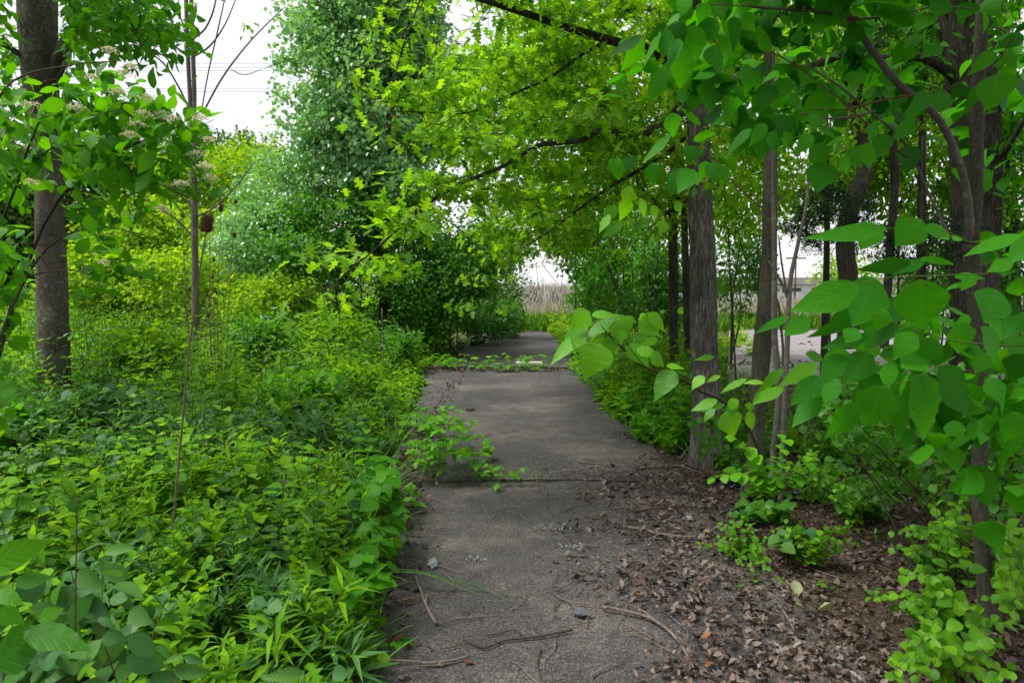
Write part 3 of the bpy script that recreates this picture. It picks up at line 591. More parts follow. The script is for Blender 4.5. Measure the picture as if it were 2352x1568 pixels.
g = Geo(); k = 5200; an = R.uniform(-1.5, 1.5, k); rd = R.uniform(125, 190, k); pc = np.stack([np.sin(an) * rd, np.cos(an) * rd, np.zeros(k)], 1)
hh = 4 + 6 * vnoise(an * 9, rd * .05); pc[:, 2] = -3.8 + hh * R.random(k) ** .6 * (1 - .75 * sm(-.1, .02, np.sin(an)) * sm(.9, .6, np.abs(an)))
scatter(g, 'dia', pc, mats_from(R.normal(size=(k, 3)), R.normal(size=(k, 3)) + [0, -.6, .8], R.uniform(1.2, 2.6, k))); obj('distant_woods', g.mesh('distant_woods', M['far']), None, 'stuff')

# ------------------------------------------------------------------ the oak over the path
b = gbase(1630, 6.0)
t6 = tree('oak_tree', 'grey furrowed oak beside the path with branches spreading over it', 'tree', b)
trunk(t6, 'bark_g', [(1625, 1085, 5.95, 74), (1622, 1020, 5.95, 68), (1620, 900, 5.95, 66), (1616, 760, 5.95, 62), (1612, 560, 5.95, 58), (1606, 420, 5.95, 52), (1603, 300, 5.95, 48), (1598, 180, 5.95, 46), (1590, 0, 6, 42), (1575, -400, 6.1, 34), (1560, -900, 6.2, 20)], 0, sides=64, step=.025, amp=.011, ridge=15, flare=.22, rough=1.4)
B1 = limb(t6, 'bark_d', [(1600, 205, 6, 30), (1545, 150, 5.9, 24), (1500, 118, 5.8, 22), (1420, 98, 5.7, 20), (1300, 62, 5.5, 17), (1180, 22, 5.3, 15), (1090, -6, 5.2, 13), (950, -50, 5, 9)])
B2 = limb(t6, 'bark_d', [(1608, 205, 6, 22), (1575, 250, 5.9, 17), (1530, 285, 5.7, 15), (1480, 300, 5.6, 14), (1425, 312, 5.5, 13), (1390, 296, 5.4, 13), (1330, 325, 5.3, 12), (1250, 330, 5.2, 11), (1150, 385, 5.0, 9), (1040, 430, 4.8, 9), (960, 485, 4.6, 8), (905, 535, 4.45, 6), (840, 590, 4.3, 4), (760, 655, 4.15, 3), (660, 700, 4.0, 2)])
B3 = limb(t6, 'bark_d', [(1400, 92, 5.7, 9), (1330, 130, 5.5, 8), (1260, 180, 5.4, 7), (1180, 215, 5.3, 6), (1130, 240, 5.2, 6), (1080, 258, 5.1, 5), (980, 258, 5.0, 3), (890, 255, 4.9, 2)])
B4 = limb(t6, 'bark_d', [(1610, 280, 6, 14), (1540, 345, 6.1, 9), (1470, 390, 6.2, 8), (1400, 430, 6.3, 7), (1330, 480, 6.4, 6), (1250, 540, 6.5, 4), (1180, 580, 6.6, 2)])
B5 = limb(t6, 'bark_d', [(1600, 60, 6, 20), (1560, 40, 6.6, 14), (1440, 20, 7.4, 12), (1290, 100, 8.2, 10), (1160, 160, 8.8, 8), (1060, 230, 9.2, 5)])
B6 = limb(t6, 'bark_d', [(1605, 240, 6, 16), (1640, 180, 6.6, 12), (1700, 130, 7.4, 10), (1790, 90, 8.2, 8), (1900, 60, 9, 5)])
B7 = limb(t6, 'bark_d', [(1590, -20, 6, 22), (1400, -160, 5.8, 16), (1150, -260, 5.4, 12), (900, -330, 5, 8)])
B8 = limb(t6, 'bark_d', [(1585, -200, 6, 20), (1750, -380, 5.2, 14), (1900, -500, 4.4, 8)])
B9 = limb(t6, 'bark_d', [(1600, 200, 6, 14), (1500, 300, 6.8, 11), (1400, 330, 7.8, 9), (1300, 400, 8.8, 6), (1230, 470, 9.6, 4)])
B10 = limb(t6, 'bark_d', [(980, -40, 5.0, 5), (950, 40, 4.95, 4), (925, 110, 4.9, 4), (905, 180, 4.9, 3), (890, 235, 4.85, 2)])
nn, nr = nodes_of(B1, B2, B3, B4, B5, B6, B7, B8, B9, B10)
def along(S, n, a, b, sx, sy, sz, dz=0):
    i = R.uniform(a * (len(S) - 1), b * (len(S) - 1), n).astype(int); return S[i, :3] + R.normal(0, 1, (n, 3)) * [sx, sy, sz] + [0, 0, dz]
TG = np.concatenate([along(B1, 120, .25, 1, .2, .5, .18, .08), along(B3, 110, .1, 1, .16, .4, .16, 0), along(B2, 165, .2, .93, .12, .35, .12, .02), along(B4, 170, .1, 1, .25, .5, .25, .05), along(B5, 260, .3, 1, .4, .6, .35, .1),
                     along(B9, 240, .3, 1, .4, .7, .35, .1), along(B6, 140, .1, 1, .4, .5, .35, 0), along(B7, 170, .1, 1, .5, .7, .3, .1), along(B8, 100, .1, 1, .4, .5, .3), along(B10, 30, .3, 1, .14, .2, .2),
                     pe(1260, 330, 8.5, 230, 230, 1.5, 330), pe(1120, 250, 7.5, 170, 130, 1.0, 170), pe(1420, 150, 7.8, 230, 130, 1.3, 230), pe(1230, 520, 9.5, 180, 90, 1.2, 190), pe(1180, 80, 7, 140, 80, .8, 70)])
zz = TG[:, 2] + .12 * (TG[:, 0] + 1.5); TG[:, 2] += np.round(zz / .3) * .3 - zz + R.normal(0, .035, len(TG))
tw, ds = colonize(nn, nr, TG, .0026, fall=.5, sag=.05, wig=.14); twigs(t6, tw, 'bark_d')
p_, d_, n_, l_ = spray(TG, ds, 10, .085, .17, .12, .32); p_[:, 2] = np.repeat(TG[:, 2], 10) + (p_[:, 2] - np.repeat(TG[:, 2], 10)) * .5
LP = np.concatenate([s[:, :3] for s in (B1, B2, B3, B4)]); lu, lv_, lf = proj(LP); u, v, f = proj(p_); dd = np.hypot(u[:, None] - lu[None], v[:, None] - lv_[None]); jn = np.argmin(dd, 1); vis = (dd[np.arange(len(u)), jn] < 26) & (f < lf[jn]) & (R.random(len(u)) < .55); p_, d_, n_, l_ = p_[~vis], d_[~vis], n_[~vis], l_[~vis]
# keep the sky gap at the top open
u, v, f = proj(p_); kp = ~((u > 985) & (u < 1140) & (v > -30) & (v < 100) & (R.random(len(u)) < .8)) & ~((u < 985) & (v < 330) & (R.random(len(u)) < .55))
kp &= ~((u > 1200) & (u < 1305) & (v > 580) & (v < 700)); put(t6, 'oak', M['oakleaf'], p_[kp], d_[kp], n_[kp], l_[kp], l_[kp] * 1.0, ind=300, cheap='oak2')
tg = P(890, 250, 4.9) + R.normal(0, .05, (9, 3)); tt = thing('dead_leaf_cluster', 'clump of withered orange-brown leaves dangling from an oak twig', 'leaves', tuple(float(x) for x in P(890, 235, 4.9)))
g = Geo(); scatter(g, 'dead', tg, mats_from(R.normal(0, .5, (9, 3)) + [0, 0, -1], R.normal(size=(9, 3)), .06)); obj('withered_leaves', g.mesh('withered_leaves', M['litter']), tt, 'stuff')

# second trunk, olive and curved, and thin stems beside it
t7 = tree('curved_tree', 'slim olive-barked tree curving up right of the furrowed oak', 'tree', gbase(1735, 5.2))
trunk(t7, 'bark_o', [(1728, 1150, 5.15, 52), (1733, 1090, 5.15, 42), (1738, 980, 5.15, 37), (1745, 860, 5.15, 40), (1755, 740, 5.15, 40), (1766, 600, 5.15, 33), (1768, 440, 5.15, 30), (1772, 260, 5.15, 26), (1768, 100, 5.15, 22), (1765, -200, 5.2, 18), (1760, -600, 5.3, 10)], 0, sides=40, step=.03, amp=.006, ridge=9, flare=.25)
nn, nr = nodes_of(limb(t7, 'bark_o', [(1766, 60, 5.15, 12), (1850, -60, 4.9, 8), (1980, -160, 4.6, 5)]), limb(t7, 'bark_o', [(1766, -60, 5.15, 12), (1650, -220, 5, 8), (1500, -300, 4.8, 5)]))
tg = np.concatenate([pe(1900, -180, 4.8, 220, 160, 1, 120), pe(1560, -330, 5, 220, 150, 1, 100)]); tw, ds = colonize(nn, nr, tg); twigs(t7, tw, 'bark_o'); p_, d_, n_, l_ = spray(tg, ds, 8, .12); put(t7, 'low', M['big'], p_, d_, n_, l_, l_ * .8)
def thin(label, pts, bark='bark_o', leaves=0, mat='weed', name='thin_sapling', extra=()):
    o = tree(name, label, 'sapling', gbase(pts[0][0], pts[0][2]))
    S = limb(o, bark, pts, 'stem', 8, 30); L = [S]
    for e in extra: L.append(limb(o, bark, e, 'branch', 6, 16))
    if leaves:
        nn, nr = nodes_of(*L); i = R.integers(len(nn) // 3, len(nn), leaves); tg = np.array(nn)[i] + R.normal(0, .16, (leaves, 3)); tw, ds = colonize(nn, nr, tg, .0015); twigs(o, tw, bark, 3)
        p_, d_, n_, l_ = spray(tg, ds, 4, .075, .08); put(o, 'ovate', M[mat], p_, d_, n_, l_, l_ * .85, ind=40, cheap='mid')
    return o
thin('thin brown sapling hugging the right side of the curved tree', [(1768, 1165, 4.9, 14), (1776, 1040, 4.9, 15), (1790, 900, 4.9, 17), (1780, 790, 4.9, 15), (1779, 600, 4.9, 12), (1776, 400, 4.9, 10), (1778, 250, 4.9, 8), (1776, 100, 4.9, 6)], 'bark_s')
thin('thin reddish sapling forking low, second stem right of the curved tree', [(1792, 1165, 4.8, 14), (1800, 980, 4.8, 13), (1806, 850, 4.8, 13), (1812, 700, 4.8, 12), (1816, 640, 4.8, 11), (1833, 560, 4.8, 9), (1852, 470, 4.8, 7), (1860, 380, 4.8, 4)], 'bark_s', extra=[[(1812, 690, 4.8, 7), (1790, 640, 4.8, 6), (1765, 600, 4.8, 4)], [(1808, 680, 4.8, 5), (1795, 600, 4.75, 4), (1788, 540, 4.7, 3)]])
thin('pale crooked sapling standing behind in front of the parking lot', [(1800, 900, 9.5, 6), (1795, 760, 9.5, 6), (1780, 680, 9.5, 6), (1762, 655, 9.5, 5), (1755, 560, 9.5, 4)], 'bark_s')
thin('upright brown sapling standing left of the curved tree before the parking lot', [(1690, 870, 8.2, 4), (1685, 760, 8.2, 4), (1678, 640, 8.2, 3), (1672, 520, 8.2, 3)], 'twig', 12)

# big dark trunks at the right
t8 = tree('dark_trunk_tree', 'massive dark furrowed trunk at the right behind a thin smooth stem', 'tree', gbase(2235, 6.6))
trunk(t8, 'bark_d', [(2240, 1000, 6.6, 110), (2235, 850, 6.6, 100), (2238, 600, 6.6, 98), (2240, 400, 6.6, 98), (2235, 200, 6.6, 96), (2215, 40, 6.6, 92), (2200, -300, 6.6, 76), (2190, -900, 6.6, 40)], 0, sides=64, step=.035, amp=.026, ridge=15, flare=.2)
a1 = limb(t8, 'bark_d', [(2200, 180, 6.6, 26), (2120, 130, 6.4, 20), (2020, 140, 6.2, 18), (1930, 128, 6.1, 17), (1850, 158, 6.0, 17), (1780, 160, 5.9, 13), (1690, 160, 5.8, 9)], amp=.006)
a2 = limb(t8, 'bark_d', [(2265, 420, 6.6, 16), (2320, 330, 6.3, 12), (2400, 200, 6, 8)])
a3 = limb(t8, 'bark_d', [(2210, -100, 6.6, 40), (2000, -350, 6.2, 26), (1750, -500, 5.8, 12)])
nn, nr = nodes_of(a1, a2, a3)
tg = np.concatenate([along(a1, 40, .2, 1, .3, .4, .25), pe(2370, 300, 6.2, 60, 200, .9, 50), pe(1950, -330, 6, 330, 220, 1.5, 170), pe(2420, 0, 6, 120, 260, 1.2, 90), pe(2050, 60, 7.5, 220, 90, .9, 110)])
over = ellipsoid((2.6, .2, 6.8), (5.2, 3.6, 1.3), 520, shell=.2)  # unseen crown and its limbs, added overhead to shade the foreground
a4 = [np.array([*(np.array([3.9, 6.4, 5.2]) * (1 - t) + np.array([e[0], e[1], 6.3]) * t + np.array([0, 0, .6 * math.sin(3.1 * t)])), .07 * (1 - t) + .012]) for e in ((2, 2), (0, .5), (4.5, 0), (5.5, 2.5), (2.5, -1.5)) for t in np.linspace(0, 1, 12)]
for k in range(5): g = Geo(); q_ = np.array(a4[k * 12:k * 12 + 12]); tube(g, q_[:, :3], q_[:, 3], 7); obj('branch', g.mesh('branch', M['bark_d']), t8)
tw, ds = colonize([x[:3] for x in a4], [x[3] for x in a4], over, .003); twigs(t8, tw, 'bark_d', 3); p_, d_, n_, l_ = spray(over, ds, 16, .12, .28, .2, .4); put(t8, 'dia', M['big'], p_, d_, n_, l_, l_)
tw, ds = colonize(nn, nr, tg, .003); twigs(t8, tw, 'bark_d'); p_, d_, n_, l_ = spray(tg, ds, 8, .11, .14); put(t8, 'low', M['big'], p_, d_, n_, l_, l_ * .8)
t9 = tree('smooth_stem_tree', 'slender smooth-barked stem rising before the massive dark trunk, forked at shoulder height', 'tree', gbase(2265, 3.05))
trunk(t9, 'bark_t', [(2272, 1420, 3.05, 46), (2262, 1330, 3.05, 34), (2252, 1200, 3.05, 34), (2250, 1000, 3.05, 35), (2240, 860, 3.05, 36), (2238, 700, 3.05, 34), (2228, 560, 3.05, 36)], 0, sides=28, step=.025, amp=.004, ridge=7, flare=.15)
limb(t9, 'bark_t', [(2228, 570, 3.05, 34), (2240, 440, 3.05, 30), (2244, 250, 3.05, 28), (2252, 100, 3.05, 26), (2262, -120, 3.05, 22), (2270, -500, 3, 12)], 'stem', 12)
f1 = limb(t9, 'bark_s', [(2228, 575, 3.05, 22), (2222, 450, 3.0, 17), (2195, 350, 2.95, 16), (2150, 265, 2.9, 16), (2060, 190, 2.85, 16), (2000, 110, 2.8, 15), (1950, 40, 2.75, 14), (1910, -30, 2.7, 13), (1800, -200, 2.6, 8)], 'stem', 12)
f2 = limb(t9, 'bark_s', [(2190, 560, 3, 6), (2130, 440, 2.95, 6), (2080, 330, 2.9, 6), (1990, 250, 2.85, 6), (1930, 200, 2.8, 5), (1850, 150, 2.75, 4)], 'branch', 7)
f3 = limb(t9, 'bark_s', [(2010, 255, 2.85, 5), (1960, 268, 2.8, 6), (1900, 272, 2.75, 5), (1840, 260, 2.7, 3)], 'branch', 7)
f4 = limb(t9, 'bark_s', [(1970, 42, 2.75, 7), (1880, 28, 2.7, 6), (1780, 20, 2.65, 6), (1700, 12, 2.6, 4)], 'branch', 7)
f5 = limb(t9, 'bark_s', [(1965, 45, 2.75, 6), (2060, 35, 2.7, 5), (2150, 15, 2.65, 4), (2230, 20, 2.6, 3)], 'branch', 7)

for u0, pts, lab in ((1945, [(1945, 800, 10, 46), (1948, 640, 10, 42), (1940, 560, 10, 40), (1955, 470, 10, 40), (1985, 400, 10, 36), (1975, 260, 10, 34), (1990, 160, 10, 30), (1980, -100, 10, 22)], 'leaning dark tree with a kinked trunk behind the big hanging leaves'),
                     (2040, [(2030, 800, 9, 20), (2045, 560, 9, 18), (2055, 400, 9, 18), (2048, 300, 9, 16), (2040, 100, 9, 14), (2030, -200, 9, 10)], 'thin dark trunk between the kinked tree and the massive trunk'),
                     (1548, [(1548, 850, 9, 20), (1546, 640, 9, 22), (1545, 500, 9, 20), (1548, 350, 9, 18), (1545, 100, 9, 14)], 'dark thin trunk just left behind the furrowed oak'),
                     (1572, [(1580, 850, 9.5, 15), (1575, 640, 9.5, 16), (1570, 480, 9.5, 15), (1560, 300, 9.5, 12), (1540, 60, 9.5, 8)], 'second thin dark trunk behind the furrowed oak'),
                     (2330, [(2330, 900, 11, 30), (2325, 600, 11, 28), (2315, 300, 11, 24), (2300, -50, 11, 18)], 'background trunk at the far right edge')):
    o = tree('dark_slim_tree', lab, 'tree', gbase(u0, pts[0][2])); trunk(o, 'bark_d', pts, 0, sides=24, step=.06, amp=.012, ridge=8)
    u, v, d, w = pts[-3]; br = [limb(o, 'bark_d', [(u, v, d, w * .4), (u + R.uniform(-120, 120), v - 90, d + R.normal(0, .6), w * .25), (u + R.uniform(-220, 220), v - 200, d + R.normal(0, 1), 3)], 'branch', 6, 12) for q in range(4)]
    tg = np.concatenate([along(s, 30, .2, 1, .4, .5, .35) for s in br] + [pe(u, -80, d, 200, 170, 1.5, 90)]); nn, nr = nodes_of(*br); tw, ds = colonize(nn, nr, tg, .003); twigs(o, tw, 'bark_d', 3)
    p_, d_, n_, l_ = spray(tg, ds, 9, .1, .16); put(o, 'low', M['weed'], p_, d_, n_, l_, l_ * .8)

# leafy mass behind the right-hand trunks
for u, v, d, ru, rv, rd, sz, mat, lab in ((1680, 430, 12, 130, 150, 1.6, .09, 'oakleaf', 'bright leafy young tree seen between the oak and the curved tree'), (1880, 330, 13, 170, 180, 1.8, .10, 'oakleaf', 'bright leafy tree behind the broad hanging leaves'), (2110, 330, 12, 150, 220, 1.6, .10, 'weed', 'leafy tree behind the cedar sprays'),
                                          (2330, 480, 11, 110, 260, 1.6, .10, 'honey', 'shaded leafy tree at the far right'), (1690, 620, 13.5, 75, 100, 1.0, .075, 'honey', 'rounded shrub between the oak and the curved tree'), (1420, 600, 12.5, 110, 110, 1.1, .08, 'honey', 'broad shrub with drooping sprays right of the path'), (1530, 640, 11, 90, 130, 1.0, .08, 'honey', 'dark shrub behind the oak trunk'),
                                          (1390, 640, 15.5, 85, 100, 1.2, .085, 'weed', 'sunlit bush right of the gap where the path ends'), (1350, 690, 19, 50, 60, .8, .09, 'honey', 'farthest bush right of the gap where the path ends'), (1340, 500, 16, 120, 80, 1.5, .09, 'honey', 'leafy tree closing the view above the path end'), (1480, 450, 14, 120, 110, 1.4, .09, 'oakleaf', 'bright leafy tree left behind the oak'), (1940, 620, 22, 60, 42, 1.3, .12, 'sumac', 'sunlit green shrub beyond the parking lot'), (2160, 640, 14, 110, 100, 1.5, .09, 'honey', 'shaded shrub behind the massive trunk'), (1660, 120, 11, 160, 130, 1.4, .1, 'oakleaf', 'high leafy crown behind the top of the oak trunk'), (2080, 90, 12, 200, 120, 1.5, .1, 'oakleaf', 'high leafy crown behind the cedar')):
    n = int(ru * rv * (.032 if v < 560 else .05)); bushy('leafy_shrub' if v > 560 else 'leafy_tree', lab, 'shrub' if v > 560 else 'tree', low(u, d), mat, [pe(u, v, d, ru, rv, rd, n, clump=n // 8, cs=.3)], sz, 7, 'low', 2 if v > 560 else 1, rad=.02)
# stems in the shrub right of the path
o = tree('stemmy_shrub', 'many-stemmed shrub with bare arching stems right of the path', 'shrub', gbase(1470, 10.5))
for q in ([(1450, 760, 8), (1425, 690, 9), (1400, 620, 7), (1370, 560, 5), (1330, 520, 3)], [(1460, 760, 5), (1440, 690, 5), (1432, 600, 4), (1455, 530, 3)], [(1470, 760, 5), (1455, 700, 4), (1448, 600, 3), (1420, 540, 3)], [(1475, 750, 4), (1490, 650, 3), (1480, 560, 3), (1500, 480, 2)], [(1320, 745, 3), (1323, 640, 3), (1320, 540, 2)], [(1500, 750, 6), (1505, 640, 5), (1515, 540, 4)]):
    limb(o, 'bark_s', [(u, v, 10.3, w) for u, v, w in q], 'stem', 5, 16)
tg = np.concatenate([pe(1340, 590, 10.5, 70, 60, .6, 60), pe(1400, 700, 10, 80, 60, .6, 90)]); p_, d_, n_, l_ = spray(tg, nrm(R.normal(size=(len(tg), 3))), 8, .07, .1, .4); put(o, 'mid', M['honey'], p_, d_, n_, l_, l_ * .7)

# cedars
for u, v, d, ru, rv, n, lab in ((2120, 150, 7.6, 200, 120, 170, 'dark feathery cedar sprays around the massive trunk'), (1900, 490, 7.5, 90, 70, 90, 'dark cedar sprays below the kinked tree'), (2120, 560, 6.2, 130, 60, 60, 'dark cedar sprays behind the big hanging leaves')):
    o = tree('cedar', lab, 'cedar', gbase(u, d + .8)); tg = pe(u, v, d, ru, rv, .7, n)
    st = smooth_path([[*gbase(u, d + .8), .05], [*P(u, v, d + .7), .03], [*P(u, v - 250, d + .7), .01]], 14); g = Geo(); tube(g, st[:, :3], st[:, 3], 6); obj('trunk', g.mesh('trunk', M['bark_d']), o)
    tw, ds = colonize(*nodes_of(st), tg, .002, sag=-.05); twigs(o, tw, 'bark_d', 3)
    ii = np.repeat(np.arange(n), 60); s = R.random((len(ii), 1)); pos = tg[ii] - ds[ii] * s * .28 + R.normal(0, .035, (len(ii), 3)); D = ds[ii] + R.normal(0, .55, (len(ii), 3)) + [0, 0, -.3]
    put(o, 'dia', M['cedar'], pos, D, R.normal(size=(len(ii), 3)), R.uniform(.03, .06, len(ii)), .018)
#@@PLANTS
# ------------------------------------------------------------------ hand-placed broad leaves
def broad(o, Zf, zs, L, d, tpl, mat, dj=.12, tiltj=.35):
    """L: (base x, base y, tip x, tip y, width) in a zoom window; each a leaf of its own"""
    inv = Matrix.Translation(-o.location)
    for q in L:
        bxx, byy, tx, ty, w = q[:5]; u0, v0 = Zf(bxx, byy); u1, v1 = Zf(tx, ty); dd = d + R.uniform(-dj, dj)
        a = P(u0, v0, dd); e = P(u1, v1, dd - R.uniform(-.3, .7) * math.hypot(u1 - u0, v1 - v0) * dd / FPX * .8)
        y = e - a; Ln = np.linalg.norm(y); W = w / zs / 1.0629 * dd / FPX / .95
        nn_ = np.array([0, -1.0, .75]) + R.normal(0, tiltj, 3); Mx = mats_from(y[None], nn_[None], Ln, W * (1.0 if tpl != 'acum' else 1.0))[0]
        ob = bpy.data.objects.new('leaf', leafmesh(tpl, M[mat])); C.objects.link(ob); ob.parent = o; ob.matrix_parent_inverse = inv
        ob.matrix_basis = Matrix([[*Mx[r], a[r]] for r in range(3)] + [[0, 0, 0, 1]])
def stalk(o, Zf, pts, d, mat, name='stalk', w1=None, dd=None):
    """pts: (x, y, width) in a zoom window"""
    W = []
    for k, (x, y, w) in enumerate(pts):
        u, v = Zf(x, y); de = d if dd is None else d + (dd - d) * k / (len(pts) - 1); W.append([*P(u, v, de), w / 2.7506 / 1.0629 * de / FPX / 2])
    S = smooth_path(W, 18); g = Geo(); tube(g, S[:, :3], np.maximum(S[:, 3], .0006), 7); return obj(name, g.mesh(name, M[mat]), o), S

# broad-leaved sprays hanging from above at the upper right
o = tree('broad_leaf_branch', 'canopy of broad drooping heart-shaped leaves hanging in from the upper right', 'branch', P(2230, 20, 2.7))
I = [(60,360,50,600,200),(20,260,-60,470,150),(0,150,30,320,120),(130,170,160,420,130),(300,230,390,410,170),(260,300,290,490,150),(390,110,410,340,90),(440,110,550,200,120),(640,150,560,245,60),(700,110,810,180,80),(760,90,950,150,130),(800,220,850,310,110),(1000,170,850,240,70),(720,240,710,330,80),(880,350,830,420,100),(690,480,570,560,90),(640,560,560,770,140),(740,520,700,690,120),(820,640,760,720,90),(740,770,700,890,120),(500,860,330,1070,130),(600,830,490,990,90),(590,880,560,1090,130),(650,880,680,1030,100),(760,880,720,1000,80),(930,760,930,900,100),(960,850,1090,940,120),(910,900,810,1030,90),(970,960,920,1090,110),(1080,920,1060,1010,130),(990,1090,960,1310,190),(1150,1020,1260,1100,150),(1280,960,1310,1140,140),(1110,1060,1190,1170,100),(1400,900,1370,1070,130),(1500,830,1610,890,180),(1330,830,1310,950,140),(1150,600,1190,680,130),(1560,980,1600,1160,180),(1680,920,1860,940,150),(1850,640,1650,740,130),(1700,620,1560,790,110),(1550,650,1380,790,80),(1940,570,1860,660,120),(2160,500,2170,740,300),(2030,580,1950,780,80),(2140,350,1980,490,90),(2338,240,2130,330,90),(2270,370,2140,430,70),(120,980,90,1080,120),(230,850,390,890,110),(120,1140,0,1300,130),(200,1080,180,1230,90),(250,1090,250,1240,110),(300,1110,340,1240,90),(70,-20,30,120,100),(200,20,150,170,110),(330,-20,300,120,120),(480,-30,470,90,110),(600,-20,640,110,110),(870,10,820,120,110),(560,250,640,360,120),(480,430,450,600,90),(560,480,530,600,110),(860,480,850,590,120),(960,460,1080,560,110),(1250,180,1120,300,120),(1220,480,1180,600,120),(1420,470,1440,590,130),(1290,600,1330,650,130),(1080,780,1150,850,120),(1000,700,1040,840,110),(1450,760,1550,820,110),(1330,-20,1400,100,130),(1560,60,1480,170,120),(1700,100,1600,220,120),(1800,-20,1730,120,150),(1990,20,1900,150,130),(1640,240,1530,330,110),(1780,300,1640,400,120),(2280,520,2380,700,200),(2200,30,2300,160,160),(2060,60,2130,190,150),(2180,640,2260,760,120)]
broad(o, Z3, 2.75, I, 2.72, 'heart', 'big', .22, .4)
J2 = [(2060,240,1830,400,100),(2060,270,1950,480,110),(2180,210,2070,470,110),(2230,200,2210,400,110),(2310,90,2230,180,80),(2220,150,2100,270,60),(2220,450,2090,670,110),(2330,330,2330,590,170),(2240,760,2300,900,130),(2250,900,2060,1110,80),(2330,1130,2240,1310,150),(2140,1090,2110,1230,100),(1900,1060,1860,1200,130),(1990,1040,1960,1150,110)]
broad(o, Z2, 2.75, J2, 2.65, 'acum', 'big', .15, .35)
broad(o, Z2, 2.75, [(1980,1250,1930,1380,90),(1880,1380,1800,1480,80),(1960,1320,1940,1480,110),(2040,1330,2100,1450,90),(2200,1480,2190,1560,90),(1920,1490,1800,1560,80),(1840,1440,1760,1560,70),(2280,1360,2330,1420,80),(2120,1380,2160,1470,80),(2010,1480,2060,1560,80)], 3.3, 'acum', 'bright', .1, .35)
for q in ([(900,735,9),(1000,738,9),(1120,740,11),(1250,710,12),(1400,670,13),(1550,645,14),(1700,640,14)], [(950,560,8),(1100,660,9),(1200,760,12),(1300,850,13),(1400,940,14),(1560,1060,12)], [(530,310,6),(700,380,8),(850,470,9),(940,540,8)], [(640,1450,9),(520,1350,10),(380,1220,9),(260,1070,8),(180,990,6)], [(670,1400,9),(740,1270,9),(820,1150,8),(880,1070,5)], [(200,30,5),(400,40,7),(600,60,8),(900,60,9),(1100,100,10)], [(2280,250,8),(2130,440,9),(1900,560,9),(1800,600,7),(1690,640,5)]):
    stalk(o, Z3, q, 2.72, 'stemred', 'twig')
# its stems reach the smooth forked stem; a few more leaves above the frame shade the corner
tg = pe(2000, -180, 2.6, 420, 120, .5, 60); p_, d_, n_, l_ = spray(tg, nrm(R.normal(size=(60, 3))), 5, .15, .12, .6); put(o, 'heart', M['big'], p_, d_, n_, l_, l_ * .8)
tg = pe(2320, 330, 3.6, 100, 300, .3, 22); p_, d_, n_, l_ = spray(tg, nrm(R.normal(size=(22, 3))), 4, .11, .12, .5); put(o, 'heart', M['big'], p_, d_, n_, l_, l_ * .8, ind=60)
tg = pe(1780, 170, 3.2, 300, 150, .3, 60); p_, d_, n_, l_ = spray(tg, nrm(R.normal(size=(60, 3))), 4, .12, .14, .6); put(o, 'heart', M['big'], p_, d_, n_, l_, l_ * .8, ind=100)

# near compound-leaved sprays at the right
o = tree('ash_sapling', 'blurred ash sapling with large toothed leaves reaching in close at the right', 'sapling', np.array([1.9, 1.9, 0]))
J = [(1420,20,850,110,130),(1330,-20,1250,150,200),(1650,-40,1480,140,230),(1650,20,1890,50,100),(2320,60,1940,200,130),(2420,90,2260,210,170),(1580,250,1220,300,110),(1680,230,1450,330,90),(1640,220,1890,250,50),(1230,400,780,610,230),(760,610,530,725,65),(890,620,740,760,140),(1330,345,1230,710,310),(1640,360,1660,720,340),(1870,345,2090,330,60),(1950,390,1800,415,60),(2150,430,2100,660,280),(2300,350,2340,480,200),(2340,590,2220,720,170),(1230,550,1010,700,130),(1220,620,880,760,90),(1210,690,1150,790,130),(1480,650,1330,780,140),(1900,650,1950,860,220),(2050,680,2230,890,260),(2200,760,2360,850,200),(1110,860,980,1080,150),(1290,840,1160,1090,220),(1650,890,1540,980,200),(970,1010,790,1230,160),(1090,1030,970,1180,150),(970,1130,800,1370,150),(1220,1180,1070,1450,165),(1400,1070,1270,1370,250),(1600,1000,1850,1430,350),(1760,950,2010,1270,300),(1500,1130,1510,1450,150),(2100,1020,2200,1200,150),(2290,1250,2280,1450,200),(1290,740,1020,800,110),(1600,720,1480,860,150),(1760,770,1640,900,170),(1500,820,1380,900,120),(2330,860,2260,1040,190),(2080,860,2020,1000,130),(1400,560,1350,700,120),(1960,1330,2060,1440,120),(2260,230,2100,330,110),(2000,330,1930,420,90),(2200,540,2330,560,120),(1830,560,1960,600,110),(-10,0,-10,0,1)][:-1]
broad(o, Z6, 2.75, J, 1.75, 'acum', 'big', .14, .35)
broad(o, Z6, 2.75, [(720,960,560,1110,70),(600,1100,510,1190,50),(950,930,700,1060,110),(870,860,1010,900,70),(720,1090,520,1180,90),(480,1030,290,1110,60),(590,1060,460,1030,40),(280,1170,100,1240,70),(330,1200,120,1250,60),(260,1230,180,1300,70),(300,1010,200,1040,35),(190,1010,100,1080,90),(260,880,130,900,40),(420,1170,330,1230,70),(500,1190,480,1250,60),(380,1200,370,1280,80),(330,1250,420,1400,190),(480,1250,530,1370,90)], 3.3, 'acum', 'bright', .12, .35)
for q in ([(2420,680,16),(2330,640,18),(2210,530,17),(2150,430,14),(2110,340,12),(2080,250,9)], [(2110,325,9),(1900,330,8),(1700,340,8),(1430,350,6),(1250,390,4)], [(2300,90,9),(2100,100,8),(1960,110,7),(1870,60,6),(1650,20,5),(1420,20,4)], [(2420,810,10),(2100,800,10),(1800,760,9),(1560,690,8),(1400,640,6)], [(1880,880,9),(1700,980,8),(1500,1060,7),(1400,1070,6),(1220,1180,4)], [(1800,760,8),(1500,810,7),(1290,840,6),(1100,870,4),(970,1010,4)]):
    stalk(o, Z6, q, 1.78, 'stemgreen' if q[0][2] < 16 else 'twig', 'leaf_stalk')
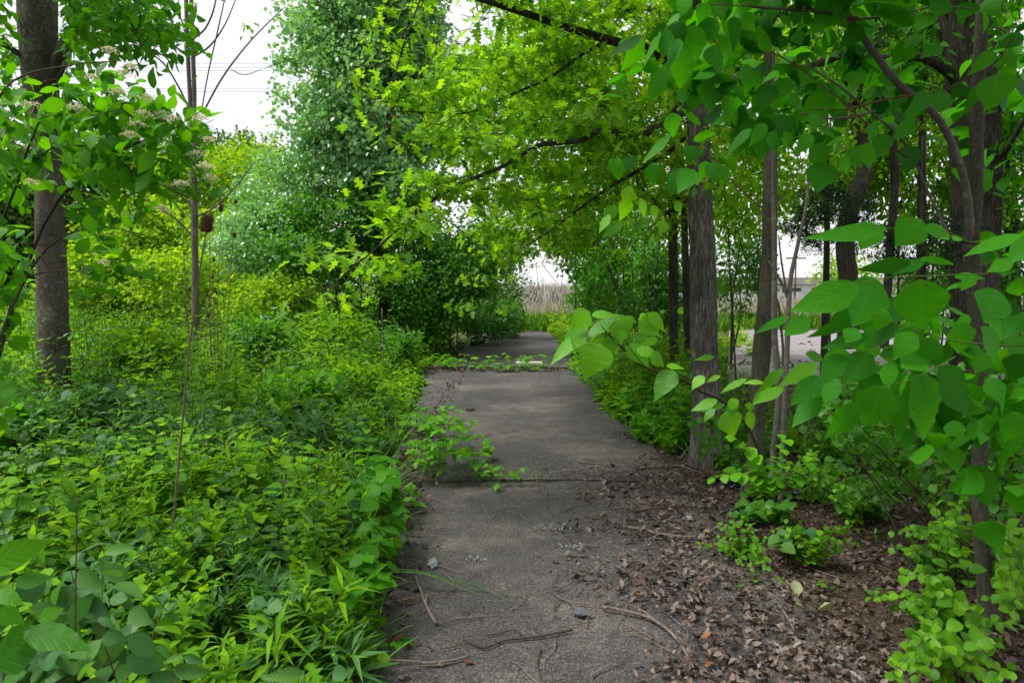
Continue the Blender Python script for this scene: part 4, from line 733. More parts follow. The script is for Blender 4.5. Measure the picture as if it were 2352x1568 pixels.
S = smooth_path([[1.9, 1.9, 0, .011], [1.7, 1.85, .8, .010], [*P(*Z6(2420, 680), 1.8), .009], [*P(*Z6(2400, 100), 1.85), .006], [*P(*Z6(2440, -300), 1.85), .004]], 22); g = Geo(); tube(g, S[:, :3], S[:, 3], 8); obj('stem', g.mesh('stem', M['twig']), o)
tg = np.concatenate([pe(2150, 830, 2.3, 170, 140, .2, 34), pe(2290, 1000, 2.2, 90, 110, .2, 16)]); p_, d_, n_, l_ = spray(tg, nrm(R.normal(size=(50, 3))), 3, .095, .1, .5); put(o, 'acum', M['big'], p_, d_ + [0, 0, -.4], n_, l_, l_ * .85, ind=100)
# dense dim understorey behind the near leaves
o = tree('understorey_bush', 'dim leafy tangle behind the close ash leaves under the dark trunk', 'shrub', gbase(2180, 3.8))
tg = np.concatenate([pe(2100, 950, 4.0, 260, 110, .5, 130), pe(2330, 1000, 3.4, 90, 330, .4, 120), pe(2080, 1100, 4.2, 210, 50, .5, 40)]); b = gbase(2180, 3.8)
S = [smooth_path([[*(b + [R.normal(0, .25), R.normal(0, .2), 0]), .006], [*(tg[R.integers(len(tg))]), .003]], 8) for _ in range(22)]
for s in S: g = Geo(); tube(g, s[:, :3], s[:, 3], 5); obj('stem', g.mesh('stem', M['twig']), o)
tw, ds = colonize(*nodes_of(*S), tg, .0016); twigs(o, tw, 'twig', 3); p_, d_, n_, l_ = spray(tg, ds, 7, .055, .09, .25); put(o, 'ellip', M['honey'], p_, d_, n_, l_, l_ * .85, ind=200, cheap='mid')

# catalpa sapling whose branch hangs over the path
o = tree('catalpa_sapling', 'catalpa sapling with large bright heart-shaped leaves arching left from the curved tree', 'sapling', gbase(1850, 4.3))
K = [(1700,578,1560,705,150),(1690,690,1470,805,200),(1640,740,1415,935,110),(1780,795,1680,1020,225),(1870,640,1660,720,130),(1800,640,1990,590,70),(1900,620,1960,745,170),(2050,620,2190,730,170),(1840,860,1810,980,80),(1770,810,1765,900,45),(1830,740,1860,890,95),(2160,760,2040,810,60),(1930,700,1910,790,70),(2110,870,2230,930,100),(1980,790,2100,955,150),(2270,975,2130,1150,150),(2220,940,2350,960,60),(1720,600,1900,590,60),(2040,600,2110,615,50),(2180,575,2210,590,35),(2100,590,2230,700,90),(1990,740,2160,770,60),(2020,830,2180,860,80),(2300,560,2340,590,50)]
broad(o, Z5, 2.75, K, 3.45, 'heart', 'bright', .1, .35)
stalk(o, Z5, [(1780,670,5),(1830,730,8),(1900,800,12),(1990,890,13),(2080,958,14),(2200,990,15),(2338,1040,17),(2460,1120,18),(2600,1180,19),(2750,1330,20),(2830,1500,22),(2860,1700,24)], 3.42, 'twig', 'branch', dd=4.3)
stalk(o, Z5, [(2080,958,7),(1980,830,6),(1930,750,5),(1890,700,3)], 3.45, 'twig', 'twig')

# pinnate young shrub by the black bag
o = tree('pinnate_shrub', 'young shrub with bright paired oval leaflets right of the oak base', 'shrub', gbase(1760, 4.2))
for q in ([(1770,1150),(1750,1080),(1720,1030),(1685,1005)], [(1775,1150),(1745,1105),(1690,1085),(1640,1098)], [(1780,1160),(1760,1090),(1735,1070)], [(1775,1150),(1790,1060),(1800,1010)], [(1780,1150),(1820,1090),(1850,1060)]):
    S = [P(u, v, 4.15) for u, v in q]; g = Geo(); s = smooth_path(S, 12); tube(g, s, .0022, 5); obj('stem', g.mesh('stem', M['stemgreen']), o)
    p_, d_, n_, l_ = sprig(S, 7, .10, 65, 'flat', .3, .3, .25, .2); leaf_objs(o, 'ellip', M['bright'], p_, mats_from(d_, n_, l_, l_ * .75))

# ------------------------------------------------------------------ dogwood in flower at the left
o = tree('dogwood', 'flowering dogwood with cream flower clusters arching in from the left edge', 'shrub', gbase(40, 3.6))
DW = [[(-60,1300,3.6,9),(-20,900,3.5,9),(60,620,3.4,9),(120,480,3.3,9),(190,400,3.2,9),(255,355,3.1,9),(305,332,3.05,6),(400,295,3.0,4),(470,250,2.95,3)],
      [(-90,1250,3.5,8),(-60,700,3.4,8),(40,420,3.3,8),(100,270,3.2,6),(180,262,3.1,5),(300,246,3.0,4),(400,240,2.95,3)],
      [(255,355,3.1,5),(300,390,3.1,4),(380,430,3.05,3),(470,470,3,2)], [(215,285,3.15,5),(250,320,3.1,5),(262,350,3.1,5)], [(-40,900,3.3,9),(30,700,3.3,8),(120,560,3.2,6),(230,520,3.1,4),(330,540,3,3)],
      [(60,400,3.3,5),(120,340,3.2,5),(215,340,3.1,4),(300,380,3.0,3),(420,360,3,2)], [(0,800,3.4,8),(60,640,3.5,6),(150,620,3.5,4),(240,640,3.4,3)], [(-60,500,3.2,8),(40,180,3.2,6),(160,150,3.2,4),(280,140,3.1,3)]]
LB = [limb(o, 'twig', [(u, v, d, w * .75) for u, v, d, w in q], 'branch', 7, 20) for q in DW]; nn, nr = nodes_of(*LB)
tg = np.concatenate([along(LB[0], 16, .45, 1, .13, .2, .1), along(LB[1], 12, .35, 1, .13, .2, .1), pe(320, 330, 3.1, 170, 120, .3, 42), pe(220, 240, 3.1, 150, 60, .3, 16), pe(210, 420, 3.3, 170, 90, .3, 26), pe(220, 600, 3.4, 70, 70, .3, 12), pe(20, 640, 3.4, 55, 130, .3, 16), pe(10, 860, 3.3, 60, 110, .3, 12), pe(20, 330, 3.3, 50, 120, .3, 12)])
u, v, f = proj(tg); tg = tg[v > 150 + np.maximum(0, u - 250) * .36]
tw, ds = colonize(nn, nr, tg, .0014); twigs(o, tw, 'stemred', 4); p_, d_, n_, l_ = spray(tg, ds, 7, .082, .1, .35, .45, .6); u, v, f = proj(p_); k = (u < 492) & ~((u > 70) & (u < 175) & ((v > 470) | (v < 190)) & (R.random(len(u)) < .93)) & ~((u > 80) & (u < 160) & (v > 300) & (R.random(len(u)) < .6)) & (v > 140 + np.maximum(0, u - 250) * .36)
put(o, 'acum', M['dogwood'], p_[k], d_[k], n_[k], l_[k], l_[k] * .62, ind=300)
for u, v, r in ((70,237,26),(175,243,20),(250,112,14),(285,165,16),(300,150,12),(272,208,17),(340,222,18),(330,257,16),(372,258,18),(395,268,14),(458,268,18),(315,282,20),(298,305,15),(480,318,12),(452,350,18),(470,378,18),(482,404,18),(415,418,18),(372,476,14),(238,600,8),(70,415,10),(212,175,12)):
    c = P(u, v, 2.82 + R.uniform(-.08, .08)); rm = r * 3.1 / FPX; n = 90; q = R.normal(0, .5, (n, 3)) * [rm, rm, rm * .2]; q[:, 2] -= (q[:, 0] ** 2 + q[:, 1] ** 2) / rm * .35
    g = Geo(); scatter(g, 'dia', c + q, mats_from(R.normal(size=(n, 3)) + [0, 0, 1], R.normal(size=(n, 3)), .0095))
    for k in range(7): tube(g, smooth_path([c - [0, 0, rm * .9], c + q[k * 3] * .7], 4), .0008, 3, False)
    fc = obj('flower_cluster', g.mesh('flower_cluster', M['petal']), o)

# ------------------------------------------------------------------ low plants
def leafset(o, kind, pts, n, size, ind=True, mat='weed', wr=.8, **k):
    p_, d_, n_, l_ = sprig(pts, n, size, **k); Mx = mats_from(d_, n_, l_, l_ * wr)
    if ind: leaf_objs(o, kind, M[mat], p_, Mx)
    return p_, Mx
def sprig_bush(o, stems, n, size, tpl, mat, wr=.85, bark='stemred', rad=.002, **k):
    for s in stems:
        S = smooth_path(s, 14); g = Geo(); tube(g, S, np.linspace(rad, rad * .5, 14), 5); obj('stem', g.mesh('stem', M[bark]), o)
        leafset(o, tpl, s, n, size, True, mat, wr, **k)
def privet(label, base, tips, size=.038, n=7, d=None):
    size *= 1.3; n = max(4, n - 1)
    """tips: (u, v, d)"""
    b = G(*base); o = tree('privet_bush', label, 'shrub', b); st = []
    for u, v, d in tips:
        e = P(u, v, d); q = b + R.normal(0, .05, 3) * [1, 1, 0]; h = max(.04, e[2]) ; m = q * .5 + e * .5 + [0, 0, h * .35]; st.append([q, m, e])
    sprig_bush(o, st, n, size, 'ellip', 'privet', .8, t0=.12, ang=58, droop=.02, ranks='cross', jit=.3, taper=.35); return o
def fan(c, n, ru, rv, d, dj=.2): return [(c[0] + R.uniform(-ru, ru), c[1] + R.uniform(-rv, rv), d + R.uniform(-dj, dj)) for _ in range(n)]
privet('bright privet bush cut by the bottom right corner, lowest of the privets', (2160, 1545), fan((2080, 1525), 7, 60, 40, 2.25, .12) + fan((2270, 1560), 4, 60, 40, 2.1), .042)
privet('largest bright privet bush, before the foot of the smooth stem', (2200, 1500), fan((2110, 1360), 12, 90, 60, 2.7) + fan((2220, 1430), 12, 100, 60, 2.5) + fan((2050, 1380), 4, 50, 25, 2.7) + [(2165, 1200, 2.7), (2150, 1160, 2.75), (2200, 1260, 2.6)], .045, 9)
privet('privet sprays right of the foot of the smooth stem', (2330, 1400), fan((2320, 1290), 9, 50, 70, 2.5) + fan((2320, 1400), 8, 50, 60, 2.4), .045, 8)
privet('privet shoots behind the smooth stem', (2180, 1330), fan((2160, 1180), 9, 80, 60, 3.3) + fan((2080, 1250), 8, 70, 40, 3.4), .042, 8)
privet('low privet spreading over the leaf litter in the middle of the lower right', (1850, 1290), fan((1790, 1220), 6, 60, 20, 3.9, .15) + fan((1880, 1255), 6, 90, 20, 3.75, .15) + fan((1980, 1225), 5, 60, 22, 3.8), .035, 7)
privet('leftmost low privet on the leaf litter', (1720, 1280), fan((1690, 1215), 8, 50, 26, 3.85, .1) + fan((1640, 1245), 4, 35, 18, 3.8, .1) + fan((1735, 1280), 6, 35, 26, 3.6, .1), .034, 6)
privet('yellowish privet beside the two thin saplings', (1860, 1150), fan((1830, 1070), 10, 60, 36, 4.4, .15) + fan((1900, 1100), 6, 50, 26, 4.3), .036, 7)
privet('privet under the fallen leaning stick', (1960, 1200), fan((1960, 1150), 9, 80, 30, 4.1) + fan((2060, 1120), 8, 60, 40, 4.0), .036, 7)
for u, v, lab in ((1672, 1228, 'left of the low privet bushes'), (1736, 1328, 'below the leftmost privet'), (1790, 1338, 'nearest left of the curled pale leaves'), (1832, 1345, 'above the curled pale leaves'), (1885, 1340, 'right in the leaf litter'), (1700, 1345, 'smallest and most yellow'), (1915, 1350, 'twin of two close seedlings')):
    b = G(u, v + 12); o = tree('seedling', 'tiny bright green seedling ' + lab, 'seedling', b); sprig_bush(o, [[b, b + [0, 0, .03], b + [.01, 0, .055]]], 3, .032, 'ellip', 'privet', .9, t0=.4, ang=70)
# dark trifoliate creeper amid the privets
def trifoliate(name, label, cat, spots, size, mat, tpl='ovate', leafn=3, h=.12, group=None, spread=.05, red=False):
    b = np.mean([s for s in spots], axis=0); o = tree(name, label, cat, b, group); g = Geo()
    for s in spots:
        s = np.asarray(s, float); hh = h * R.uniform(.35, 1.6); tip = s + [R.normal(0, spread), R.normal(0, spread), hh]; tube(g, smooth_path([s, (s + tip) / 2 + R.normal(0, .01, 3), tip], 5), .0013, 4, False)
        a = R.uniform(0, 6.28)
        for k in range(leafn):
            an = a + (k - (leafn - 1) / 2) * (1.75 if leafn == 3 else 1.15); sz = size * R.uniform(.75, 1.2) * (1.1 if k == leafn // 2 else .9)
            d = np.array([math.cos(an), math.sin(an), -.15 + R.normal(0, .15)]); leaf_objs(o, tpl, M[mat], [tip], mats_from(d[None], np.array([[0, 0, 1.0]]) + R.normal(0, .3, (1, 3)), sz, sz * .9))
    obj('stems', g.mesh('stems', M['stemgreen']), o); return o
def spots(c, n, ru, rv): return [G(c[0] + R.uniform(-ru, ru), c[1] + R.uniform(-rv, rv)) for _ in range(n)]
trifoliate('creeper', 'dark blue-green creeper on the leaf litter between the privets', 'creeper', spots((1810, 1275), 10, 60, 20), .085, 'weedblue', h=.1)
trifoliate('creeper', 'leafy creeper spilling onto the path at the near crack', 'creeper', spots((1010, 1095), 80, 75, 24), .085, 'bright', 'lobed', h=.30)
trifoliate('creeper', 'small creeper right of the larger one at the near crack', 'creeper', spots((1125, 1112), 16, 42, 9), .065, 'bright', 'lobed', h=.13)
trifoliate('creeper', 'yellow-green creeper spilling onto the middle slab from the left', 'creeper', spots((985, 985), 34, 62, 26), .075, 'bright', 'lobed', h=.14)
trifoliate('creeper', 'small creeper on the path edge below the larger one', 'creeper', spots((945, 1170), 5, 22, 8), .07, 'bright', 'lobed', h=.12)
trifoliate('creeper', 'creeper growing from the far crack at its left half', 'creeper', spots((1050, 848), 46, 62, 6), .10, 'bright', 'lobed', h=.17)
trifoliate('creeper', 'creeper growing from the far crack beside the white plank', 'creeper', spots((1180, 852), 46, 70, 5), .09, 'bright', 'lobed', h=.2)
trifoliate('creeper', 'single yellowish creeper shoot rising on the middle slab', 'creeper', spots((1120, 1060), 4, 22, 8), .075, 'bright', 'ovate', h=.14)
for lab, cx, cy, n, ru, rv, h in (('dark three-leaved creeper hanging over the left path edge beside the grass blades', 872, 1300, 34, 28, 40, .3), ('three-leaved creeper on the left path edge above the hanging one', 870, 1200, 26, 34, 30, .28), ('three-leaved creeper at the lowest left path edge', 840, 1440, 26, 30, 60, .22), ('small clover-like creeper on the left edge of the near slab', 905, 1510, 5, 16, 20, .07)):
    trifoliate('creeper', lab, 'creeper', spots((cx, cy), n, ru, rv), .09 if n > 6 else .04, 'dogwood', 'acum' if n > 6 else 'ovate', h=h)
b = G(1237, 1105); o = tree('path_weed', 'small upright feathery weed growing from the near crack', 'weed', b); sprig_bush(o, [[b + [dx, 0, 0], b + [dx * 2, 0, .12], b + [dx * 2.2, 0, hh]] for dx, hh in ((0, .24), (.03, .15), (-.03, .13), (.015, .19))], 9, .028, 'mid', 'weed', .7, ranks='whorl', t0=.05)

# large blurred shrub in the near left corner
o = tree('corner_shrub', 'close blurred shrub with large soft leaves in the bottom left corner', 'shrub', np.array([-1.1, 1.5, 0]))
BL = [(-60,760,300,620,170),(470,830,310,1020,130),(510,830,700,930,130),(490,1050,720,1130,170),(700,690,910,670,70),(870,1080,1020,1180,110),(740,1000,850,1020,90),(160,1220,600,1290,200),(-40,1440,280,1250,260),(200,1540,460,1480,150),(680,1270,480,1530,130),(680,1270,800,1280,90),(850,1330,690,1480,130),(860,1250,1050,1380,130),(850,1390,1100,1480,150),(1230,1380,1110,1420,50),(1240,1390,1350,1420,60),(1160,1470,1430,1500,100),(770,1530,900,1480,110),(1000,1568,1200,1520,120),(640,1120,550,1110,40),(660,1130,760,1190,50),(2040,1500,1780,1520,90),(2230,1500,2340,1500,100),(-40,960,120,1000,120),(100,900,340,840,110),(-30,1080,150,1150,130),(60,1330,180,1160,140),(260,1150,420,1060,110),(340,1250,200,1330,120),(20,1560,160,1480,130),(520,1540,600,1420,100)]
broad(o, ZL, 2.75, BL[:1] + BL[7:9] + BL[24:], 1.45, 'acum', 'dogwood', .08, .3); broad(o, ZL, 2.75, BL[1:7] + BL[9:24], 1.8, 'ovate', 'weedblue', .12, .35)
for q in ([(510,330,7),(515,500,8),(510,800,10),(505,1200,12),(500,1700,12)], [(650,1150,6),(690,1290,8),(740,1420,9),(780,1560,9),(800,1800,9)], [(120,1000,6),(60,1300,8),(0,1700,9)], [(1240,1390,4),(1180,1500,5),(1120,1700,6)]): stalk(o, ZL, q, 1.75, 'stemred', 'stem')
tg = pe(60, 1480, 1.8, 170, 130, .2, 24); p_, d_, n_, l_ = spray(tg, nrm(R.normal(size=(24, 3))), 4, .09, .08); put(o, 'ovate', M['weedblue'], p_, d_, n_, l_, l_ * .8, ind=96)

# weeds of the left verge: near plants one by one, the rest as a mass
def edgeL(y): return np.interp(y, [1.2, 2.7, 3.6, 5.2, 6.5, 9, 12, 14, 18, 24], [-.62, -.62, -.72, -1.0, -1.15, -1.3, -1.55, -1.55, -.7, .5])
def plant_data(kind, h, s=1.0):
    """one weed: stem polylines and leaf lists (tpl, pos, M)"""
    st = []; lv = []
    lean = R.normal(0, .12, 2)
    def stem(b, h, lean): return np.array([b, b + [lean[0] * h * .4, lean[1] * h * .4, h * .55], b + [lean[0] * h, lean[1] * h, h]])
    if kind == 'broad':
        for q in range(R.integers(1, 4)):
            S = stem(R.normal(0, .05, 3) * [1, 1, 0], h * R.uniform(.7, 1), lean + R.normal(0, .2, 2)); st.append(S)
            p, d, n, l = sprig(S, max(4, int(h / .075)), .085 * s, ang=72, t0=.25, droop=.22, jit=.35, taper=.45); lv.append(('ovate', p, mats_from(d, n, l, l * .75)))
    elif kind == 'lance':
        for q in range(R.integers(1, 4)):
            S = stem(R.normal(0, .05, 3) * [1, 1, 0], h * R.uniform(.8, 1.1), lean + R.normal(0, .15, 2)); st.append(S)
            p, d, n, l = sprig(S, int(h / .018), .115 * s, ang=55, ranks='whorl', t0=.2, droop=.15, jit=.3, taper=.3); lv.append(('lance', p, mats_from(d, n, l, l * 1.1)))
    elif kind == 'tri':
        for q in range(6):
            b = R.normal(0, .07, 3) * [1, 1, 0]; t = b + [R.normal(0, .08), R.normal(0, .08), h * R.uniform(.3, .6)]; st.append(np.array([b, (b + t) / 2 + R.normal(0, .01, 3), t])); a = R.uniform(0, 6.28)
            d = np.array([[math.cos(a + k), math.sin(a + k), -.15] for k in (-1.8, 0, 1.8)]); l = .075 * s * R.uniform(.7, 1.2, 3); lv.append(('tooth' if False else 'ovate_flat', np.repeat(t[None], 3, 0), mats_from(d, np.array([0, 0, 1.0]) + R.normal(0, .3, (3, 3)), l, l)))
    elif kind == 'lobe':
        S = stem(R.normal(0, .05, 3) * [1, 1, 0], h, lean); st.append(S)
        p, d, n, l = sprig(S, max(4, int(h / .07)), .11 * s, ang=75, t0=.3, droop=.2, jit=.3, taper=.4); lv.append(('lobed', p, mats_from(d, n, l, l * .9)))
    elif kind == 'stalky':
        for q in range(2):
            S = stem(R.normal(0, .05, 3) * [1, 1, 0], h * R.uniform(1.0, 1.5), lean + R.normal(0, .1, 2)); st.append(S)
            p, d, n, l = sprig(S, int(h / .06), .06 * s, ang=50, ranks='whorl', t0=.35, droop=.1, jit=.3, taper=.6); lv.append(('ovate', p, mats_from(d, n, l, l * .5)))
    elif kind == 'small':
        for q in range(R.integers(4, 7)):
            S = stem(R.normal(0, .05, 3) * [1, 1, 0], h * R.uniform(.5, .9), R.normal(0, .45, 2)); st.append(S)
            p, d, n, l = sprig(S, int(h / .045) + 3, .042 * s, ang=65, t0=.2, jit=.35); lv.append(('ellip', p, mats_from(d, n, l, l * .9)))
    return st, lv
CHEAP = {'ovate': 'mid', 'ovate_flat': 'mid', 'ellip': 'mid', 'lance': 'lance_c', 'lobed': 'oak2', 'tooth': 'mid'}
LAB = {'broad': 'leafy weed with paired oval leaves in the left verge', 'lance': 'tall weed with narrow pointed leaves in the left verge', 'tri': 'low weed with three-part leaves in the left verge', 'small': 'bushy weed with small round leaves in the left verge'}
GRP = {'broad': 'oval-leaved weeds of the left verge', 'lance': 'narrow-leaved weeds of the left verge', 'tri': 'three-leaved weeds of the left verge', 'small': 'small-leaved weeds of the left verge'}
protos = []
for kind, h, mat in (('broad', .55, 'weed'), ('broad', .42, 'weedblue'), ('lance', .55, 'weed'), ('lance', .42, 'weedblue'), ('tri', .35, 'weed'), ('small', .38, 'weed'), ('lance', .62, 'weed'), ('tri', .28, 'bright')):
    st, lv = plant_data(kind, h); r = thing(kind + '_weed' if kind != 'tri' else 'three_leaved_weed', LAB[kind], 'weed', (0, 0, -50), GRP[kind]); r.name = {'broad': 'oval_leaved_weed', 'lance': 'narrow_leaved_weed', 'tri': 'three_leaved_weed', 'small': 'small_leaved_weed'}[kind]
    g = Geo()
    for s in st: tube(g, smooth_path(s, 7), np.linspace(.003, .0014, 7), 4, False)
    obj('stems', g.mesh('stems', M['stemgreen' if mat != 'weedblue' else 'stemred']), r, None, False)
    for tpl, p, Mx in lv:
        for a, m in zip(p, Mx):
            ob = bpy.data.objects.new('leaf', leafmesh(tpl, M[mat])); C.objects.link(ob); ob.parent = r; ob.matrix_basis = Matrix([[*m[k], a[k]] for k in range(3)] + [[0, 0, 0, 1]])
    protos.append((r, list(r.children)))
used = set(); cand = []
for k in range(4000):
    y = R.uniform(2.0, 4.6); x = R.uniform(-.82 * y - .2, edgeL(y))
    if x < -1.0 and y < 1.9: continue
    if all((x - a) ** 2 + (y - b) ** 2 > .15 ** 2 for a, b in cand): cand.append((x, y))
    if len(cand) >= 118: break
for x, y in cand:
    e = edgeL(y) - x; k = int(R.choice(len(protos), p=[.16, .13, .15, .12, .12, .12, .08, .12])) if e > .25 else int(R.choice([4, 7, 5, 0]))
    r, ch = protos[k]
    if k in used:
        r2 = r.copy(); C.objects.link(r2)
        for c in ch: c2 = c.copy(); C.objects.link(c2); c2.parent = r2
    else: r2 = r; used.add(k)
    s = R.uniform(.8, 1.15) * (.8 if y < 2.5 else 1) * (.7 if e < .2 else 1); r2.location = (x, y, float(gz(x, y))); r2.rotation_euler = (0, 0, R.uniform(0, 6.28)); r2.scale = (s, s, s)
for k, (r, ch) in enumerate(protos):
    if k not in used: r.location = (-1.6 - k * .1, 3.4, 0)
def verge(name, xy, kinds, hs, ss, cheap=True, lift=0):
    """many weeds joined into one mass: (material -> Geo)"""
    lib = []
    for kind, mat, w in kinds:
        for _ in range(3): lib.append((plant_data(kind, .5), mat, w / 3))
    pr = np.array([l[2] for l in lib]); pr /= pr.sum(); G_ = {}; St = Geo()
    pat = np.stack([vnoise(xy[:, 0] * .9 + 13.7 * (k // 3), xy[:, 1] * .7 + 5.1 * (k // 3)) for k in range(len(lib))], 1); ch = np.argmax(np.log(pr)[None] + 7 * pat + R.gumbel(size=(len(xy), len(lib))), 1); z = gz(xy[:, 0], xy[:, 1])
    for k, ((st, lv), mat, _) in enumerate(lib):
        I = np.where(ch == k)[0]
        if not len(I): continue
        a = R.uniform(0, 6.28, len(I)); c, s = np.cos(a), np.sin(a); Z0 = np.zeros(len(I)); Rm = np.stack([np.stack([c, -s, Z0], 1), np.stack([s, c, Z0], 1), np.stack([Z0, Z0, Z0 + 1], 1)], 1)
        sc = hs[I] / .5; lsz = ss[I]; B = np.stack([xy[I, 0], xy[I, 1], z[I] + lift], 1)
        for tpl, p, Mx in lv:
            pos = np.einsum('nij,kj->nki', Rm, p) * sc[:, None, None] + B[:, None]; MM = np.einsum('nij,kjl->nkil', Rm, Mx) * lsz[:, None, None, None]
            ct = CHEAP[tpl]; ct = {True: 'mid', 'low': 'low', 'dia': 'dia'}[cheap] if ct == 'mid' else ct; scatter(G_.setdefault(mat, Geo()), ct, pos.reshape(-1, 3), MM.reshape(-1, 3, 3))
        for s_ in st:
            for q in range(len(I)): tube(St, (Rm[q] @ s_.T).T * sc[q] + B[q], .0018 * lsz[q], 3, False)
    for mat, gg in G_.items(): obj(name, gg.mesh(name, M[mat]), None, 'stuff')
    obj(name + '_stems', St.mesh(name + '_stems', M['stemgreen']), None, 'stuff')
def field(n, y0, y1, xl, xr, pw=1.0):
    y = y0 + (y1 - y0) * R.random(n * 3) ** pw; x = R.uniform(-1, 1, n * 3); a = xl(y); b = xr(y); x = a + (b - a) * (x + 1) / 2; return np.stack([x, y], 1)[:n]
xy = field(1350, 1.9, 7.5, lambda y: -.85 * y - .6, edgeL, .8); e = edgeL(xy[:, 1]) - xy[:, 0]
verge('undergrowth', xy, (('broad', 'weed', .16), ('broad', 'weedblue', .22), ('lance', 'weed', .1), ('lance', 'weedblue', .22), ('tri', 'weed', .12), ('tri', 'honey', .12), ('small', 'weed', .06), ('lobe', 'weed', .1), ('stalky', 'weedblue', .08)), (.14 + .3 * sm(0, .7, e) + .3 * vnoise(xy[:, 0] * 2, xy[:, 1] * 2)) * R.uniform(.45, 1.35, len(xy)) * sm(1, 4.2, xy[:, 1]) ** .5, R.uniform(.85, 1.65, len(xy)))
xy = field(2300, 6.5, 18, lambda y: -.85 * y - 1, edgeL, 1.0); e = edgeL(xy[:, 1]) - xy[:, 0]
verge('undergrowth', xy, (('broad', 'weed', .3), ('lance', 'weed', .14), ('broad', 'honey', .2), ('stalky', 'weed', .1), ('lobe', 'weed', .10), ('broad', 'weedblue', .08), ('broad', 'bright', .16), ('broad', 'sumac', .14)), (.2 + .45 * sm(0, 1.4, e) + .5 * vnoise(xy[:, 0] * 1.3, xy[:, 1] * 1.3) * sm(0, 1, e)) * R.uniform(.55, 1.4, len(xy)), R.uniform(.9, 2.0, len(xy)), 'low')
xy = field(1100, 16, 34, lambda y: -.8 * y, lambda y: -1.6 - (y - 16) * .1, 1.0)
verge('thicket', xy, (('broad', 'sumac', .5), ('broad', 'weed', .4), ('broad', 'bright', .2)), R.uniform(.7, 1.7, len(xy)), np.full(len(xy), 2.0), 'dia')
# under the trees at the right
def edgeR(y): return np.interp(y, [4.5, 6.2, 7, 9, 12, 14, 18, 24], [2.6, 1.5, 1.25, 1.2, 1.1, 1.15, 1.3, 1.2])
xy = field(1400, 5.8, 14, edgeR, lambda y: edgeR(y) + 1.2 + .34 * y, 1.0); u, v, f = proj(np.column_stack([xy, np.zeros(len(xy))])); k = (u < 1640) | (R.random(len(u)) < .35); k &= ~((u > 1655) & (u < 1930) & (xy[:, 1] > 7.5)); xy = xy[k]; e = xy[:, 0] - edgeR(xy[:, 1])
verge('right_undergrowth', xy, (('broad', 'weed', .4), ('small', 'bright', .2), ('tri', 'weed', .2), ('lobe', 'bright', .2), ('broad', 'honey', .12), ('lance', 'weedblue', .06)), (.26 + .45 * sm(0, .6, e)) * R.uniform(.6, 1.25, len(xy)) * np.where(xy[:, 0] > .27 * xy[:, 1], .55, 1), R.uniform(1.0, 1.7, len(xy)), 'low')
xy = field(260, 22.5, 30, lambda y: -2 + 0 * y, lambda y: 3 + 0 * y); verge('far_undergrowth', xy, (('broad', 'sumac', .5), ('lance', 'weed', .4)), R.uniform(.3, .75, len(xy)), np.full(len(xy), 2.2), 'dia')
xy = field(500, 14, 30, edgeR, lambda y: edgeR(y) + 2.5 + .12 * y, 1.0); verge('far_undergrowth', xy, (('broad', 'weed', .5), ('broad', 'sumac', .5)), R.uniform(.3, .7, len(xy)), np.full(len(xy), 1.9), 'dia')
xy = field(110, 4.4, 6.6, lambda y: y * .34, lambda y: y * .9, 1.0); verge('low_right_undergrowth', xy, (('small', 'weed', .4), ('tri', 'honey', .4), ('small', 'honey', .4)), R.uniform(.12, .3, len(xy)), np.full(len(xy), 1.0))

# specimen weeds standing out
def stem_at(u, d, h, lean=(0, 0)): b = gbase(u, d); return [b, b + [lean[0] * .4, lean[1] * .4, h * .5], b + [lean[0], lean[1], h]]
for lab, u, d, h, n, sz, tpl, mat, wr, kw in (('tall weed with round leaf pairs right of the big teasel stalk', 520, 3.7, .62, 9, .09, 'ovate', 'weedblue', .9, dict(ang=70, t0=.2)), ('bushy weed of narrow leaves at the path edge low in the photo', 640, 2.9, .42, 26, .085, 'lance', 'weed', 1.3, dict(ranks='whorl', ang=60, t0=.1)),
                                             ('weed with drooping oval leaves at the path edge halfway down', 790, 4.0, .55, 8, .11, 'ovate', 'weedblue', .85, dict(ang=75, t0=.2)), ('bright young maple-like shoot rising before the leaning left tree', 290, 4.6, .95, 9, .12, 'lobed', 'bright', .9, dict(ang=75, t0=.4)),
                                             ('tall leafy shoot with five-part leaves left of the near crack', 850, 4.9, .75, 9, .11, 'ovate', 'bright', .6, dict(ang=75, t0=.4)), ('weed with long spreading leaves at the very bottom by the path', 560, 2.6, .3, 6, .11, 'ovate', 'weed', .75, dict(ang=80, t0=.2)), ('narrow-leaved weed by the path in the lower left', 760, 3.3, .4, 24, .08, 'lance', 'weedblue', 1.2, dict(ranks='whorl', ang=60))):
    S = stem_at(u, d, h, (R.normal(0, .05), R.normal(0, .05))); o = tree('verge_weed', lab, 'weed', S[0]); sprig_bush(o, [S], n, sz, tpl, mat, wr, bark='stemgreen', rad=.0035, droop=.2, **kw)
b = G(600, 1110); o = tree('dock_leaf', 'single upright pale leaf with strong ribs standing in the left weeds', 'leaf', b); broad(o, lambda x, y: (x, y), .94, [(598, 1050, 585, 995, 34)], 5.1, 'tooth', 'weedblue', 0, .1)

